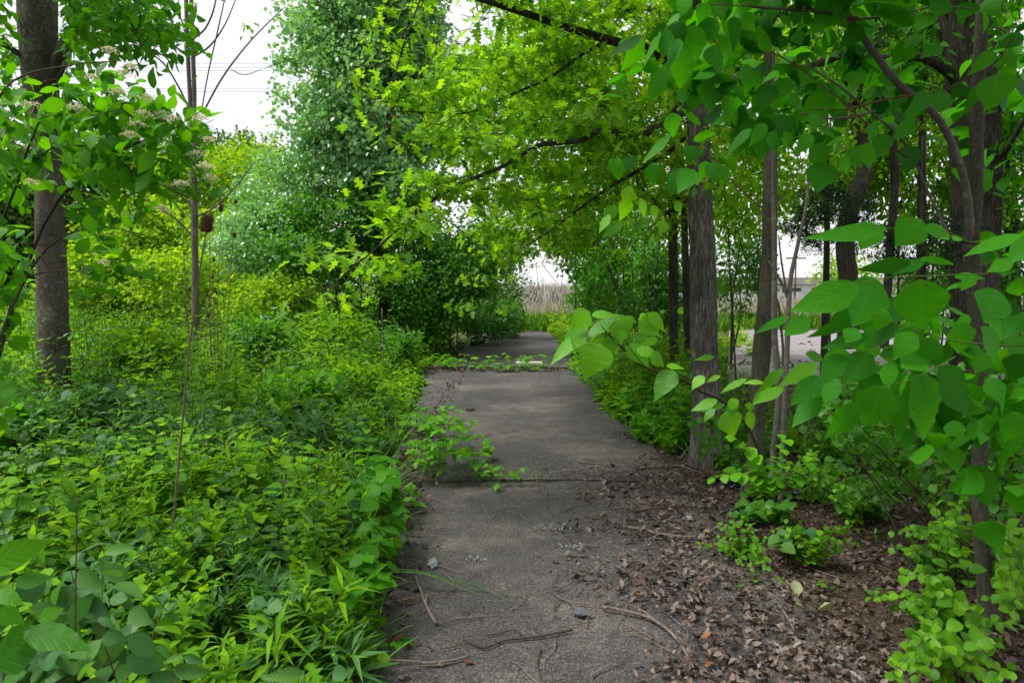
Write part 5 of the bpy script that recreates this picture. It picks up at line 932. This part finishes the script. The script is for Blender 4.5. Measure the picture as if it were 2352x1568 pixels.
# grass: long blades among the weeds, a tuft lying over the path
g = Geo(); n = 7000; y = R.uniform(2.2, 9, n); x = R.uniform(0, 1, n); x = edgeL(y) + .05 - x ** 1.3 * (.75 * y); gl = (R.random(n) < sm(.35, .6, vnoise(x * 1.5 + 4, y * 1.5))) & ((y > 3.8) | (R.random(n) < .15)); x, y = x[gl], y[gl]; n = len(x)
pos = np.stack([x, y, gz(x, y)], 1); a = R.uniform(0, 6.28, n); scatter(g, 'grass', pos, mats_from(np.stack([np.cos(a) * .5, np.sin(a) * .5, np.ones(n)], 1), np.stack([-np.cos(a), -np.sin(a), np.full(n, .4)], 1), R.uniform(.2, .5, n) * np.minimum(1, .5 + y * .08), .22)); obj('grass', g.mesh('grass', M['grass']), None, 'stuff')
g = Geo(); n = 3500; y = R.uniform(6, 12, n); x = edgeR(y) + R.random(n) * 3; pos = np.stack([x, y, gz(x, y)], 1); a = R.uniform(0, 6.28, n); scatter(g, 'grass', pos, mats_from(np.stack([np.cos(a) * .6, np.sin(a) * .6, np.ones(n)], 1), np.stack([-np.cos(a), -np.sin(a), np.full(n, .4)], 1), R.uniform(.12, .35, n), .2)); obj('grass', g.mesh('grass', M['grass']), None, 'stuff')
o = tree('grass_tuft', 'long green grass blades bent over the concrete from the left verge', 'grass', G(900, 1325))
for q in ([(880,1305,.10),(960,1310,.12),(1050,1335,.07),(1110,1352,.02),(1170,1368,.01)], [(890,1312,.08),(980,1318,.09),(1060,1350,.03),(1115,1367,.01)], [(870,1310,.08),(930,1330,.05),(985,1342,.01)], [(920,1308,.09),(1000,1322,.08),(1100,1345,.04),(1180,1385,.01)]):
    p = smooth_path([G(u, v, z) for u, v, z in q], 16); w = .0045 * np.sin(np.linspace(.5, 3.1, 16))[:, None]; s = nrm(np.cross(np.gradient(p, axis=0), [0, 0, 1.0])); V = np.concatenate([p - s * w, p + [0, 0, -.002], p + s * w]); k = np.arange(15)
    g = Geo(); g.add(V, np.concatenate([np.stack([k, k + 1, k + 17, k + 16], 1), np.stack([k + 16, k + 17, k + 33, k + 32], 1)])); obj('blade', g.mesh('blade', M['grass']), o)
# dry straw and green grass in the far field
for nm, n, mat, hh in (('dry_field_grass', 30000, 'straw', (.45, 1.05)), ('field_grass', 16000, 'grass', (.2, .7))):
    y = R.uniform(25, 62, n) if nm[0] == 'd' else R.uniform(22, 30, n); x = R.uniform(-.12, .62, n) * y; g = Geo(); pos = np.stack([x, y, gz(x, y)], 1); a = R.uniform(0, 6.28, n)
    gd = ~((y > 29) & (y < 38.5) & (x > 6)); scatter(g, 'dia', pos[gd], mats_from(np.stack([np.cos(a) * .2, np.sin(a) * .2, np.ones(n)], 1), np.stack([-np.cos(a), -np.sin(a), np.full(n, .2)], 1), R.uniform(*hh, n), R.uniform(.03, .1, n))[gd]); obj(nm, g.mesh(nm, M[mat]), None, 'stuff')

g = Geo(); n = 4200; y = R.uniform(30, 38, n); x = R.uniform(-3, 5.5, n); pos = np.stack([x, y, gz(x, y)], 1); a = R.uniform(0, 6.28, n)
scatter(g, 'dia', pos, mats_from(np.stack([np.cos(a) * .12, np.sin(a) * .12, np.ones(n)], 1), np.stack([-np.cos(a), -np.sin(a), np.full(n, .2)], 1), R.uniform(.8, 1.9, n) * (.75 + .3 * vnoise(x * .8, y)), R.uniform(.02, .07, n))); obj('dry_reeds', g.mesh('dry_reeds', M['reed']), None, 'stuff')
# ------------------------------------------------------------------ teasels
def teasel(label, pts, head, hw, hh, sidest=(), r=.003, spikes=260):
    o = tree('teasel', label, 'teasel', gbase(pts[0][0], pts[0][2])); S = smooth_path([P(u, v, d) for u, v, d in pts], 22); g = Geo(); tube(g, S, np.linspace(r, r * .6, 22), 7); obj('stalk', g.mesh('stalk', M['drystalk']), o)
    def hd(c, ax, hw, hh, sp):
        g = Geo(); t = np.linspace(0, 1, 12); tube(g, c + ax * hh * t[:, None], hw * np.sin(np.pi * np.clip(t * .86 + .12, 0, 1)) ** .6 + 1e-4, 12); q = R.random(sp); a = R.uniform(0, 6.28, sp); rr = hw * np.sin(np.pi * (q * .86 + .12)) ** .6
        dr = np.stack([np.cos(a), np.sin(a), q * 1.2 - .2], 1); pos = c + ax * hh * q[:, None] + np.stack([np.cos(a) * rr, np.sin(a) * rr, 0 * a], 1) * .9; scatter(g, 'grass', pos, mats_from(dr, R.normal(size=(sp, 3)), hw * .85, hw * 1.2))
        hob = obj('seed_head', g.mesh('seed_head', M['teasel']), o)
        g = Geo(); b = R.uniform(0, 6.28, 9); scatter(g, 'grass', np.repeat(c[None], 9, 0), mats_from(np.stack([np.cos(b), np.sin(b), .6 + 0 * b], 1), np.tile([0, 0, 1.0], (9, 1)), hw * 1.8, hw * 2)); obj('bracts', g.mesh('bracts', M['drystalk']), hob)
    ax = nrm(S[-1] - S[-2]); hd(S[-1], nrm(ax + [0, 0, 1]), hw, hh, spikes)
    for q in sidest:
        s2 = smooth_path([P(u, v, d) for u, v, d in q[0]], 10); g = Geo(); tube(g, s2, r * .55, 5); obj('stalk', g.mesh('stalk', M['drystalk']), o); hd(s2[-1], nrm(s2[-1] - s2[-2] + [0, 0, .6]), q[1], q[2], 120)
M['teasel'] = barkmat('teasel_brown', (.035, .02, .012), (.13, .075, .045), None, 120, 1, .6, .002)
teasel('largest brown teasel head, on a long bent stalk in front of the forked sapling', [(394, 1240, 3.2), (404, 1130, 3.15), (420, 960, 3.1), (437, 780, 3.0), (450, 690, 2.95), (462, 600, 2.9), (474, 533, 2.85)], None, .020, .068, r=.0055, spikes=700)
for lab, u0, d, tip, hw, hh in (('teasel straight behind the largest one with a cylinder head', 500, 6.5, (507, 487), .020, .072), ('highest small teasel right of the largest one', 520, 7.5, (541, 468), .017, .05), ('small teasel head directly above the largest one', 485, 7.5, (483, 457), .017, .045), ('teasel left of the forked sapling stem at head height', 440, 7, (420, 500), .018, .055),
                               ('tilted faint teasel right of the largest stalk', 500, 7.5, (538, 545), .02, .045), ('teasel just right of the sapling, upper of the low ones', 495, 8.5, (491, 600), .015, .05), ('teasel right beside the sapling, mid-height', 487, 8.6, (488, 640), .014, .045), ('lowest teasel right of the sapling', 470, 8, (478, 728), .018, .055), ('small teasel between sapling and tall stalk', 480, 9, (474, 681), .016, .05), ('small teasel left against the sapling trunk', 440, 9, (436, 668), .018, .055), ('teasel alone left of the sapling in the yellow-green shrubs', 315, 8, (322, 640), .02, .055)):
    u1, v1 = tip; teasel(lab, [(u0, 860, d), ((u0 + u1) / 2 - 3, (860 + v1) / 2, d), (u1, v1, d)], None, hw, hh, r=.0045, spikes=160)
teasel('three-headed dry teasel before the shaded hollow', [(810 * 1 - 49, 815, 9.5), (760, 740, 9.5), (759, 665, 9.5)], None, .014, .05, [([(760, 705, 9.5), (748, 685, 9.5), (742, 668, 9.5)], .012, .035), ([(760, 705, 9.5), (768, 685, 9.5), (769, 662, 9.5)], .012, .035)], r=.004, spikes=140)
for lab, u0, v0, u1, v1, d, r in (('thin grey dead stalk standing before the dark bush', 879, 905, 877, 708, 8.5, .006), ('pale dry stalk left of the sapling', 297, 800, 298, 660, 9, .004), ('pale dry stalk slanting behind the sapling', 455, 800, 480, 690, 9, .005), ('pale dry grass stalk slanting in the left weeds', 740, 975, 775, 1090, 4.5, .0022), ('brown dry stalk in the weeds by the path edge', 765, 1080, 738, 1180, 3.6, .003)):
    o = tree('dry_stalk', lab, 'stalk', P(u0, v0, d)); S = smooth_path([P(u0, v0, d), P((u0 + u1) / 2 + 2, (v0 + v1) / 2, d), P(u1, v1, d)], 10); g = Geo(); tube(g, S, r, 6); obj('stem', g.mesh('stem', M['drystalk']), o)

# ------------------------------------------------------------------ sticks on the ground
def stick(label, pts, w, mat='deadwood', forks=(), z=None, name='stick'):
    """pts on the ground in 2352-wide coordinates; w radius in metres"""
    q = [G(u, v) for u, v in pts]; base = q[0]; o = tree(name, label, 'stick', base)
    w *= .95
    def one(q, w, nm):
        q = np.array(q); q[:, 2] = gz(q[:, 0], q[:, 1]); on = (np.abs(q[:, 0] - .15) < 1.35); q[on, 2] = .016; q[:, 2] += w * .9 + (0 if z is None else z)
        S = smooth_path(q, 26); S += np.cumsum(R.normal(0, w * .14, S.shape), 0) * [1, 1, 0]; g = Geo(); tube(g, S, w * (1 - .5 * np.linspace(0, 1, 26)) * R.uniform(.85, 1.15, 26), 8); obj(nm, g.mesh(nm, M[mat]), o)
    one(q, w, 'stem')
    for f in forks: one([G(u, v) for u, v in f], w * .6, 'side_twig')
e = lambda *a: [ZE(x, y) for x, y in a]; f_ = lambda *a: [ZF(x, y) for x, y in a]; m_ = lambda *a: [ZM(x, y) for x, y in a]; r_ = lambda *a: [ZR(x, y) for x, y in a]
stick('thick peeling dead stick lying lengthwise on the left of the near slab', e((670, 1020), (560, 820), (500, 660), (455, 535)), .0085, forks=[e((570, 840), (590, 730), (600, 740))])
stick('long knobbly brown stick lying bent across the bottom of the near slab', e((2010, 1085), (1600, 1160), (1330, 1190), (1120, 1265), (1030, 1230), (930, 1190)), .0065, 'twig', [e((1330, 1190), (1280, 1200), (1240, 1195)), e((1540, 1160), (1450, 1080), (1300, 1110), (1160, 1135))])
stick('smooth grey-brown stick at the bottom left of the slab', e((1000, 1350), (750, 1390), (600, 1400), (430, 1380), (140, 1365)), .0075)
stick('thin curved twig with a leaf at its end on the right of the near slab', e((2300, 830), (2100, 815), (1950, 785), (1850, 730), (1800, 670)), .0042)
stick('short dark rod lying left to right in the middle of the near slab', e((1210, 235), (1380, 240)), .0035)
stick('long slanting twig on the near slab above the grey shard', e((1590, 385), (1720, 290), (1850, 220), (1935, 180)), .0032, forks=[e((1640, 300), (1700, 340), (1760, 360))])
stick('thin dark twig lying left of centre on the near slab', e((860, 955), (1060, 945), (1290, 915)), .003)
stick('wavy dark twig crossing behind the pale bark crumbs', e((700, 435), (880, 490), (1000, 505), (1115, 495)), .0036)
stick('curved thin dark twig looping below the grass blades', e((740, 510), (830, 580), (820, 670), (720, 715)), .0028)
stick('forked pale twig lying at the centre of the near slab', e((1400, 880), (1550, 765), (1545, 700), (1495, 630)), .0028, forks=[e((1550, 765), (1500, 720), (1480, 690))])
stick('hooked dark twig right of centre on the near slab', e((1815, 580), (1855, 510), (1830, 465)), .0034)
stick('upright-lying dark twig at the bottom centre of the photo', e((1700, 1260), (1665, 1400), (1680, 1480), (1710, 1568)), .004, 'twig')
stick('straight pale twig left of the peeling stick', e((270, 785), (500, 740), (600, 715), (850, 740)), .0028, 'drystalk')
stick('bent hooped twig pair right of the near slab centre', e((2050, 730), (2110, 640), (2170, 600)), .0035, forks=[e((2110, 780), (2150, 730), (2140, 660), (2110, 640))])
stick('long curved dead branch sweeping down the right of the path into the leaf litter', m_((1790, 1090), (1960, 1120), (2100, 1160), (2230, 1240), (2300, 1320), (2345, 1380), (2400, 1500)), .009, forks=[m_((2150, 1180), (2050, 1100), (1940, 1060), (1810, 1035))])
stick('dark dead twig slanting at the right edge of the near slab', m_((1890, 975), (1960, 890), (2060, 780)), .0065)
stick('long thick stick lying in front of the oak base', f_((1730, 830), (1500, 830), (1280, 820), (1100, 825), (900, 845)), .014, forks=[f_((1110, 950), (1200, 890), (1300, 845))])
stick('stick lying in the leaf litter below the oak, lower of two long ones', f_((730, 1460), (900, 1480), (1100, 1530), (1350, 1560), (1600, 1568)), .012)
stick('dark rotting stick in the litter between the oak and the curved tree', f_((1250, 1095), (1400, 1100), (1600, 1130), (1900, 1165)), .014, 'twig')
stick('thin rod across the litter edge right of the near crack', f_((270, 780), (500, 800), (700, 840), (930, 880)), .005)
stick('curled twig hooked on the litter edge of the path', f_((560, 1240), (590, 1180), (580, 1080), (650, 1000)), .005, forks=[f_((600, 1060), (690, 1010), (710, 985))])
stick('bowed twig with a long tail on the litter edge', f_((100, 1290), (200, 1240), (410, 1190), (415, 1110), (370, 1070), (270, 1035)), .0045, forks=[f_((410, 1200), (560, 1195), (720, 1195))])
stick('thin brown bent strip of bark in the leaf litter', f_((880, 1290), (1100, 1260), (1400, 1245), (1680, 1260)), .009, 'stemred')
stick('brown slat-like stick slanting before the curved tree', f_((1750, 1070), (1850, 1110), (2020, 1170)), .012, 'stemred')
stick('whitish forked twig on the middle slab', [(1127, 1000), (1112, 1005), (1098, 1003)], .006, 'drystalk', [[(1090, 1012), (1105, 1006), (1120, 998), (1118, 985)]])
stick('dark stick lying along the far crack', [(1140, 857), (1180, 855), (1210, 852)], .011, 'twig', [[(1180, 850), (1200, 852), (1222, 855)]])
stick('pale curled twig near the middle of the middle slab', [(1170, 937), (1178, 942), (1188, 942)], .007, 'drystalk')
stick('large dead stick lying down through the litter at the bottom right', r_((860, 1568), (840, 1400), (790, 1240), (740, 1140), (660, 1040)), .0105)
stick('grey lichened branch leaning up over the litter into the right thicket', r_((950, 390), (1100, 345), (1230, 310), (1400, 220), (1600, 120)), .011, forks=[])
stick('long low branch lying behind the dark creeper', r_((700, 790), (900, 735), (1100, 745), (1300, 735), (1500, 820)), .0085)
stick('branch lying above the low privets', r_((940, 690), (1180, 690), (1400, 670)), .009)
stick('thin curved stick at the left edge of the bottom right litter', r_((70, 1540), (110, 1400), (60, 1330), (0, 1270)), .006)
# anonymous twigs
prot = []
for k in range(9):
    L = 1.0; q = np.array([[0, 0, 0], [.35, R.normal(0, .04), .01], [.7, R.normal(0, .06), .01], [1, R.normal(0, .09), 0]]); g = Geo(); S = smooth_path(q, 8); tube(g, S, np.linspace(.014, .006, 8), 4)
    if k % 3 == 0: tube(g, smooth_path([S[4], S[4] + [.15, .15, .02], S[4] + [.35, .2, 0]], 4), .005, 4)
    prot.append(g.mesh('twig', M[['deadwood', 'twig', 'drystalk'][k % 3]]))
def wx(y): return np.interp(y, [1.5, 3, 4, 5, 6], [.5, .45, .45, .5, 1.2])
for k in range(280):
    y = 2.5 + 6 * R.random() ** 1.7; x = R.uniform(-.85, 1.2) if k % 3 else R.uniform(.4, .5 * y + .3)
    o = bpy.data.objects.new('fallen_twig', prot[k % 9]); C.objects.link(o); L = R.uniform(.05, .28); w = L * R.uniform(.5, 1.2)
    z = .018 if -.95 < x < 1.3 else float(gz(x, y)) + .03; o.location = (x, y, z); o.scale = (L, L, min(L, .15)); o.rotation_euler = (0, 0, R.uniform(0, 6.28)); tag(o, 'thin dry twig lying on the path or in the leaf litter', 'twig', 'small dry twigs scattered over path and litter')

# ------------------------------------------------------------------ leaf litter
def litter(name, x, y, size, tpl, lift, mat='litter', flat=.55):
    n = len(x); on = (x > -1.0) & (x < np.where(y < 5.4, 1.58 - .025 * y, 1.4)) & (y < 12.3); z = np.where(on, .016, gz(x, y)) + lift * R.random(n); a = R.uniform(0, 6.28, n)
    g = Geo(); scatter(g, tpl, np.stack([x, y, z], 1), mats_from(np.stack([np.cos(a), np.sin(a), R.normal(0, .18, n)], 1), np.array([0, 0, 1.0]) + R.normal(0, 1 - flat, (n, 3)), size, size * R.uniform(.7, 1.2, n))); obj(name, g.mesh(name, M[mat]), None, 'stuff')
def dens(n, y0, y1, x0, x1, edge=True, pw=1.2):
    y = y0 + (y1 - y0) * R.random(n) ** pw; x = R.uniform(0, 1, n); x = x0 + (x1(y) - x0) * x
    p = np.where(x > 1.35, 1, sm(wx(y) - .25, wx(y) + .55, x + (vnoise(x * 3, y * 3) - .5) * .7)) if edge else np.ones(n)
    k = R.random(n) < p; return x[k], y[k]
for tpl, n, s0, s1 in (('dead', 6500, .018, .05), ('dead2', 6500, .018, .048), ('chip', 32000, .006, .028), ('oak2', 2200, .035, .07)):
    x, y = dens(n, 1.9, 8.5, .1, lambda y: .85 * y + .4); litter('leaf_litter', x, y, R.uniform(s0, s1, len(x)), tpl, .03 if tpl != 'chip' else .02)
x, y = dens(5500, 8, 22, 1.3, lambda y: .8 * y, False); litter('leaf_litter', x, y, R.uniform(.05, .12, len(x)), 'dead', .03)
x = R.normal(-1.25, .22, 2600); y = 2.3 + 10 * R.random(2600); k = (x < -.75); litter('leaf_litter', x[k], y[k], R.uniform(.02, .06, k.sum()), 'dead', .02)
x = -.75 - np.abs(R.normal(0, .16, 1500)) + .12; y = 2.3 + 6.5 * R.random(1500); x = np.interp(y, [2.3, 5, 9], [-.72, -.85, -1.1]) + R.normal(0, .13, 1500); litter('leaf_litter', x, y, R.uniform(.015, .045, 1500), 'dead2', .015)
x = R.uniform(-4, -.8, 3500); y = R.uniform(1.8, 5, 3500); litter('leaf_litter', x, y, R.uniform(.03, .07, 3500), 'dead', .02)
n = 5200; y = 2.2 + 10 * R.random(n) ** 1.5; x = R.uniform(-1.0, 1.4, n); litter('path_debris', x, y, R.uniform(.004, .016, n), 'chip', .001)
n = 2200; y = R.normal(5.5, .28, n); x = R.uniform(-.9, 1.9, n); k = R.random(n) < .25 + .75 * sm(-.2, 1, x); litter('path_debris', x[k], y[k], R.uniform(.008, .035, k.sum()), 'chip', .012)
n = 1300; y = R.normal(12.6, .18, n); x = R.uniform(-1.6, 1.4, n); litter('path_debris', x, y, R.uniform(.03, .06, n), 'dead2', .02)
n = 1500; y = R.uniform(12, 26, n); x = R.uniform(-1.3, 2, n); litter('path_debris', x, y, R.uniform(.02, .07, n), 'chip', .01)
# single dead leaves that catch the eye
for lab, u, v, s, tpl, mat in (('curled pale dead leaf on the path edge below the grass blades', 930, 1325, .055, 'dead', 'litter'), ('brown curled leaf at the bottom left path edge', 945, 1355, .06, 'dead2', 'litter'), ('orange dead leaf fragment at the lower left of the slab', 925, 1470, .05, 'oak2', 'orange'), ('orange-brown frond scrap at the bottom of the slab', 1065, 1530, .05, 'oak2', 'orange'), ('bleached grey oak leaf on the middle slab near the oak', 1412, 1037, .07, 'oak', 'straw'), ('small pinkish leaf at the tip of the curved twig', 1268, 1357, .035, 'dead', 'litter'),
                              ('bright orange leaf in the litter at the bottom', 1610, 1478, .055, 'dead', 'orange'), ('second orange leaf low in the litter', 1628, 1530, .045, 'oak2', 'orange'), ('yellow strip of leaf on the slab edge near the oak', 1440, 999, .12, 'lance', 'orange'), ('tan torn leaf left of the thick peeling stick', 935, 1418, .035, 'dead2', 'orange'), ('rust-coloured leaf at the left path edge', 943, 1388, .045, 'dead', 'orange'), ('orange leaf scrap in the litter right of the path', 1480, 1378, .05, 'dead', 'orange')):
    b = G(u, v); o = bpy.data.objects.new('dead_leaf', leafmesh(tpl, M[mat])); C.objects.link(o); a = R.uniform(0, 6.28); o.location = (b[0], b[1], .024 if b[0] < 1.3 and b[0] > -.9 else float(gz(b[0], b[1])) + .05); o.scale = (s, s, s); o.rotation_euler = (R.normal(0, .2), R.normal(0, .2), a if tpl != 'lance' else 1.4); tag(o, lab, 'dead leaf')
b = G(*ZR(890, 1170)); o = thing('pale_curled_leaves', 'three pale green curled withered leaves on the litter at the lower right', 'dead leaf', tuple(b)); M['palegreen'] = leafmat('withered_green', [(.2, (.16, .17, .07)), (.8, (.26, .27, .14))], .15, (1, 1, .8), .6, .3)
leaf_objs(o, 'dead', M['palegreen'], [b + [0, 0, .06], b + [.05, .02, .06], b + [.01, .15, .06]], mats_from(np.array([[-1, -.2, .2], [1, -.6, .1], [.2, 1, .3]]), np.array([[0, 0, 1.], [.2, 0, 1], [0, .3, 1]]), .085))

o = tree('trunk_creeper', 'small creeper leaves climbing the foot of the furrowed oak trunk', 'creeper', gbase(1630, 5.75)); k = 46
p = np.array([P(R.normal(1632, 16), R.uniform(955, 1050), 5.70 + R.uniform(-.05, .0)) for _ in range(k)]); leaf_objs(o, 'mid', M['honey'], p, mats_from(R.normal(size=(k, 3)) * [1, .2, 1] + [0, 0, -.6], np.tile([0, -1, .3], (k, 1)) + R.normal(0, .3, (k, 3)), .055))
# ------------------------------------------------------------------ small odd things
M['slate'] = plainmat('grey_plastic', (.085, .09, .105), .5, 30); M['bag'] = plainmat('black_plastic', (.012, .013, .018), .25, 12, .6); M['plank'] = plainmat('bleached_plank', (.52, .50, .38), .8, 12); M['red'] = plainmat('red_plastic', (.5, .05, .02), .5); M['ash'] = plainmat('grey_lichen', (.26, .27, .29), .9, 60)
q = [G(*ZE(x, y)) for x, y in ((2000, 918), (2060, 868), (2110, 880), (2205, 935), (2185, 952), (2150, 940), (2100, 950))]; V = np.array(q); V[:, 2] = .022; n = len(V); top = V + [0, 0, .004]
g = Geo(); g.add(np.concatenate([V, top]), [[k, (k + 1) % n, n + (k + 1) % n, n + k] for k in range(n)]); g.F.append(np.array([list(range(n, 2 * n))])); g.F.append(np.array([list(range(n))[::-1]]))
sh = tag(obj('plastic_shard', g.mesh('plastic_shard', M['slate'], False)), 'broken slate-grey shard lying flat on the near slab', 'shard')
a, bb = G(*ZE(2052, 922), .028), G(*ZE(2105, 880), .028); g = Geo(); tube(g, [a, (a + bb) / 2, bb], .0016, 5); o = obj('rib', g.mesh('rib', M['bag']), sh)
g = Geo(); A, B = P(1185, 833, 13.1), P(1245, 834, 13.1); A[2] = B[2] = .03; box(g, A[0], B[0], 12.95, 13.22, .02, .075); tag(obj('white_plank', g.mesh('white_plank', M['plank'], False)), 'short bleached white plank lying by the far crack', 'plank')
def crumple(name, label, cat, c, r, mat, sd, flat=.5):
    import bmesh
    bm = bmesh.new(); bmesh.ops.create_icosphere(bm, subdivisions=4, radius=1); V = np.array([v.co[:] for v in bm.verts]); k = 3
    a = np.abs(vnoise(V[:, 0] * k + sd, V[:, 1] * k + V[:, 2] * 2) - .5) * 1.3 + np.abs(vnoise(V[:, 2] * 7 + sd, V[:, 0] * 7 + V[:, 1] * 5) - .5) * .7
    V = V * (.65 + a[:, None]) * np.asarray(r); V[:, 2] = np.where(V[:, 2] < 0, V[:, 2] * .3, V[:, 2] * flat)
    for v, w in zip(bm.verts, V): v.co = w
    me = bpy.data.meshes.new(name); bm.to_mesh(me); bm.free(); me.materials.append(M[mat]); me.polygons.foreach_set('use_smooth', np.ones(len(me.polygons), bool)); o = bpy.data.objects.new(name, me); C.objects.link(o); o.location = tuple(c); tag(o, label, cat)
crumple('plastic_bag', 'crumpled black plastic bag in the litter left of the curved tree', 'bag', G(*ZF(1920, 960)), (.15, .12, .13), 'bag', 2)
crumple('plastic_bag', 'black plastic bag lying in the privet right of the thin saplings', 'bag', G(*ZR(920, 320)), (.16, .12, .08), 'bag', 5)
crumple('plastic_scrap', 'small black plastic scrap above the leftmost privet', 'scrap', G(*ZR(385, 405)), (.07, .05, .03), 'bag', 8)
crumple('plastic_scrap', 'dark grey plastic partly hidden in weeds at the bottom left', 'scrap', P(455, 1540, 2.3) * [1, 1, 0] + [0, 0, .05], (.14, .09, .05), 'slate', 3)
crumple('bark_clump', 'pale crumbling bark clump on the left of the near slab', 'bark', G(*ZE(640, 400)) + [0, 0, .015], (.028, .06, .03), 'ash', 4)
for (zx, zy), ru, rv, n, lb in (((1450, 540), .14, .06, 150, 'patch of grey lichen crumbs right of the centre of the near slab'), ((940, 750), .06, .025, 60, 'small patch of pale lichen crumbs right of the bark clump'), ((1590, 665), .07, .03, 60, 'grey crumbs between the slanting twig and the litter')):
    cc = G(*ZM(zx, zy)); q = cc + R.normal(0, .5, (n, 3)) * [ru, rv, 0] + [0, 0, .016]; g = Geo(); scatter(g, 'chip', q, mats_from(R.normal(size=(n, 3)), R.normal(size=(n, 3)) + [0, 0, 1], R.uniform(.008, .02, n))); tag(obj('lichen_crumbs', g.mesh('lichen_crumbs', M['ash'])), lb, 'lichen')
crumple('dark_clod', 'dark clod of dirt beside the creeper on the middle slab', 'clod', G(1080, 944) + [0, 0, .015], (.05, .045, .05), 'twig', 7)
crumple('red_scrap', 'small red scrap on the edge of the parking lot', 'scrap', P(1882, 766, 13.8) * [1, 1, 0] + [0, 0, .09], (.12, .08, .08), 'red', 9)
crumple('stone', 'small pale stone at the bottom of the right litter', 'stone', G(*ZR(80, 480)) + [0, 0, .02], (.035, .025, .025), 'ash', 12)
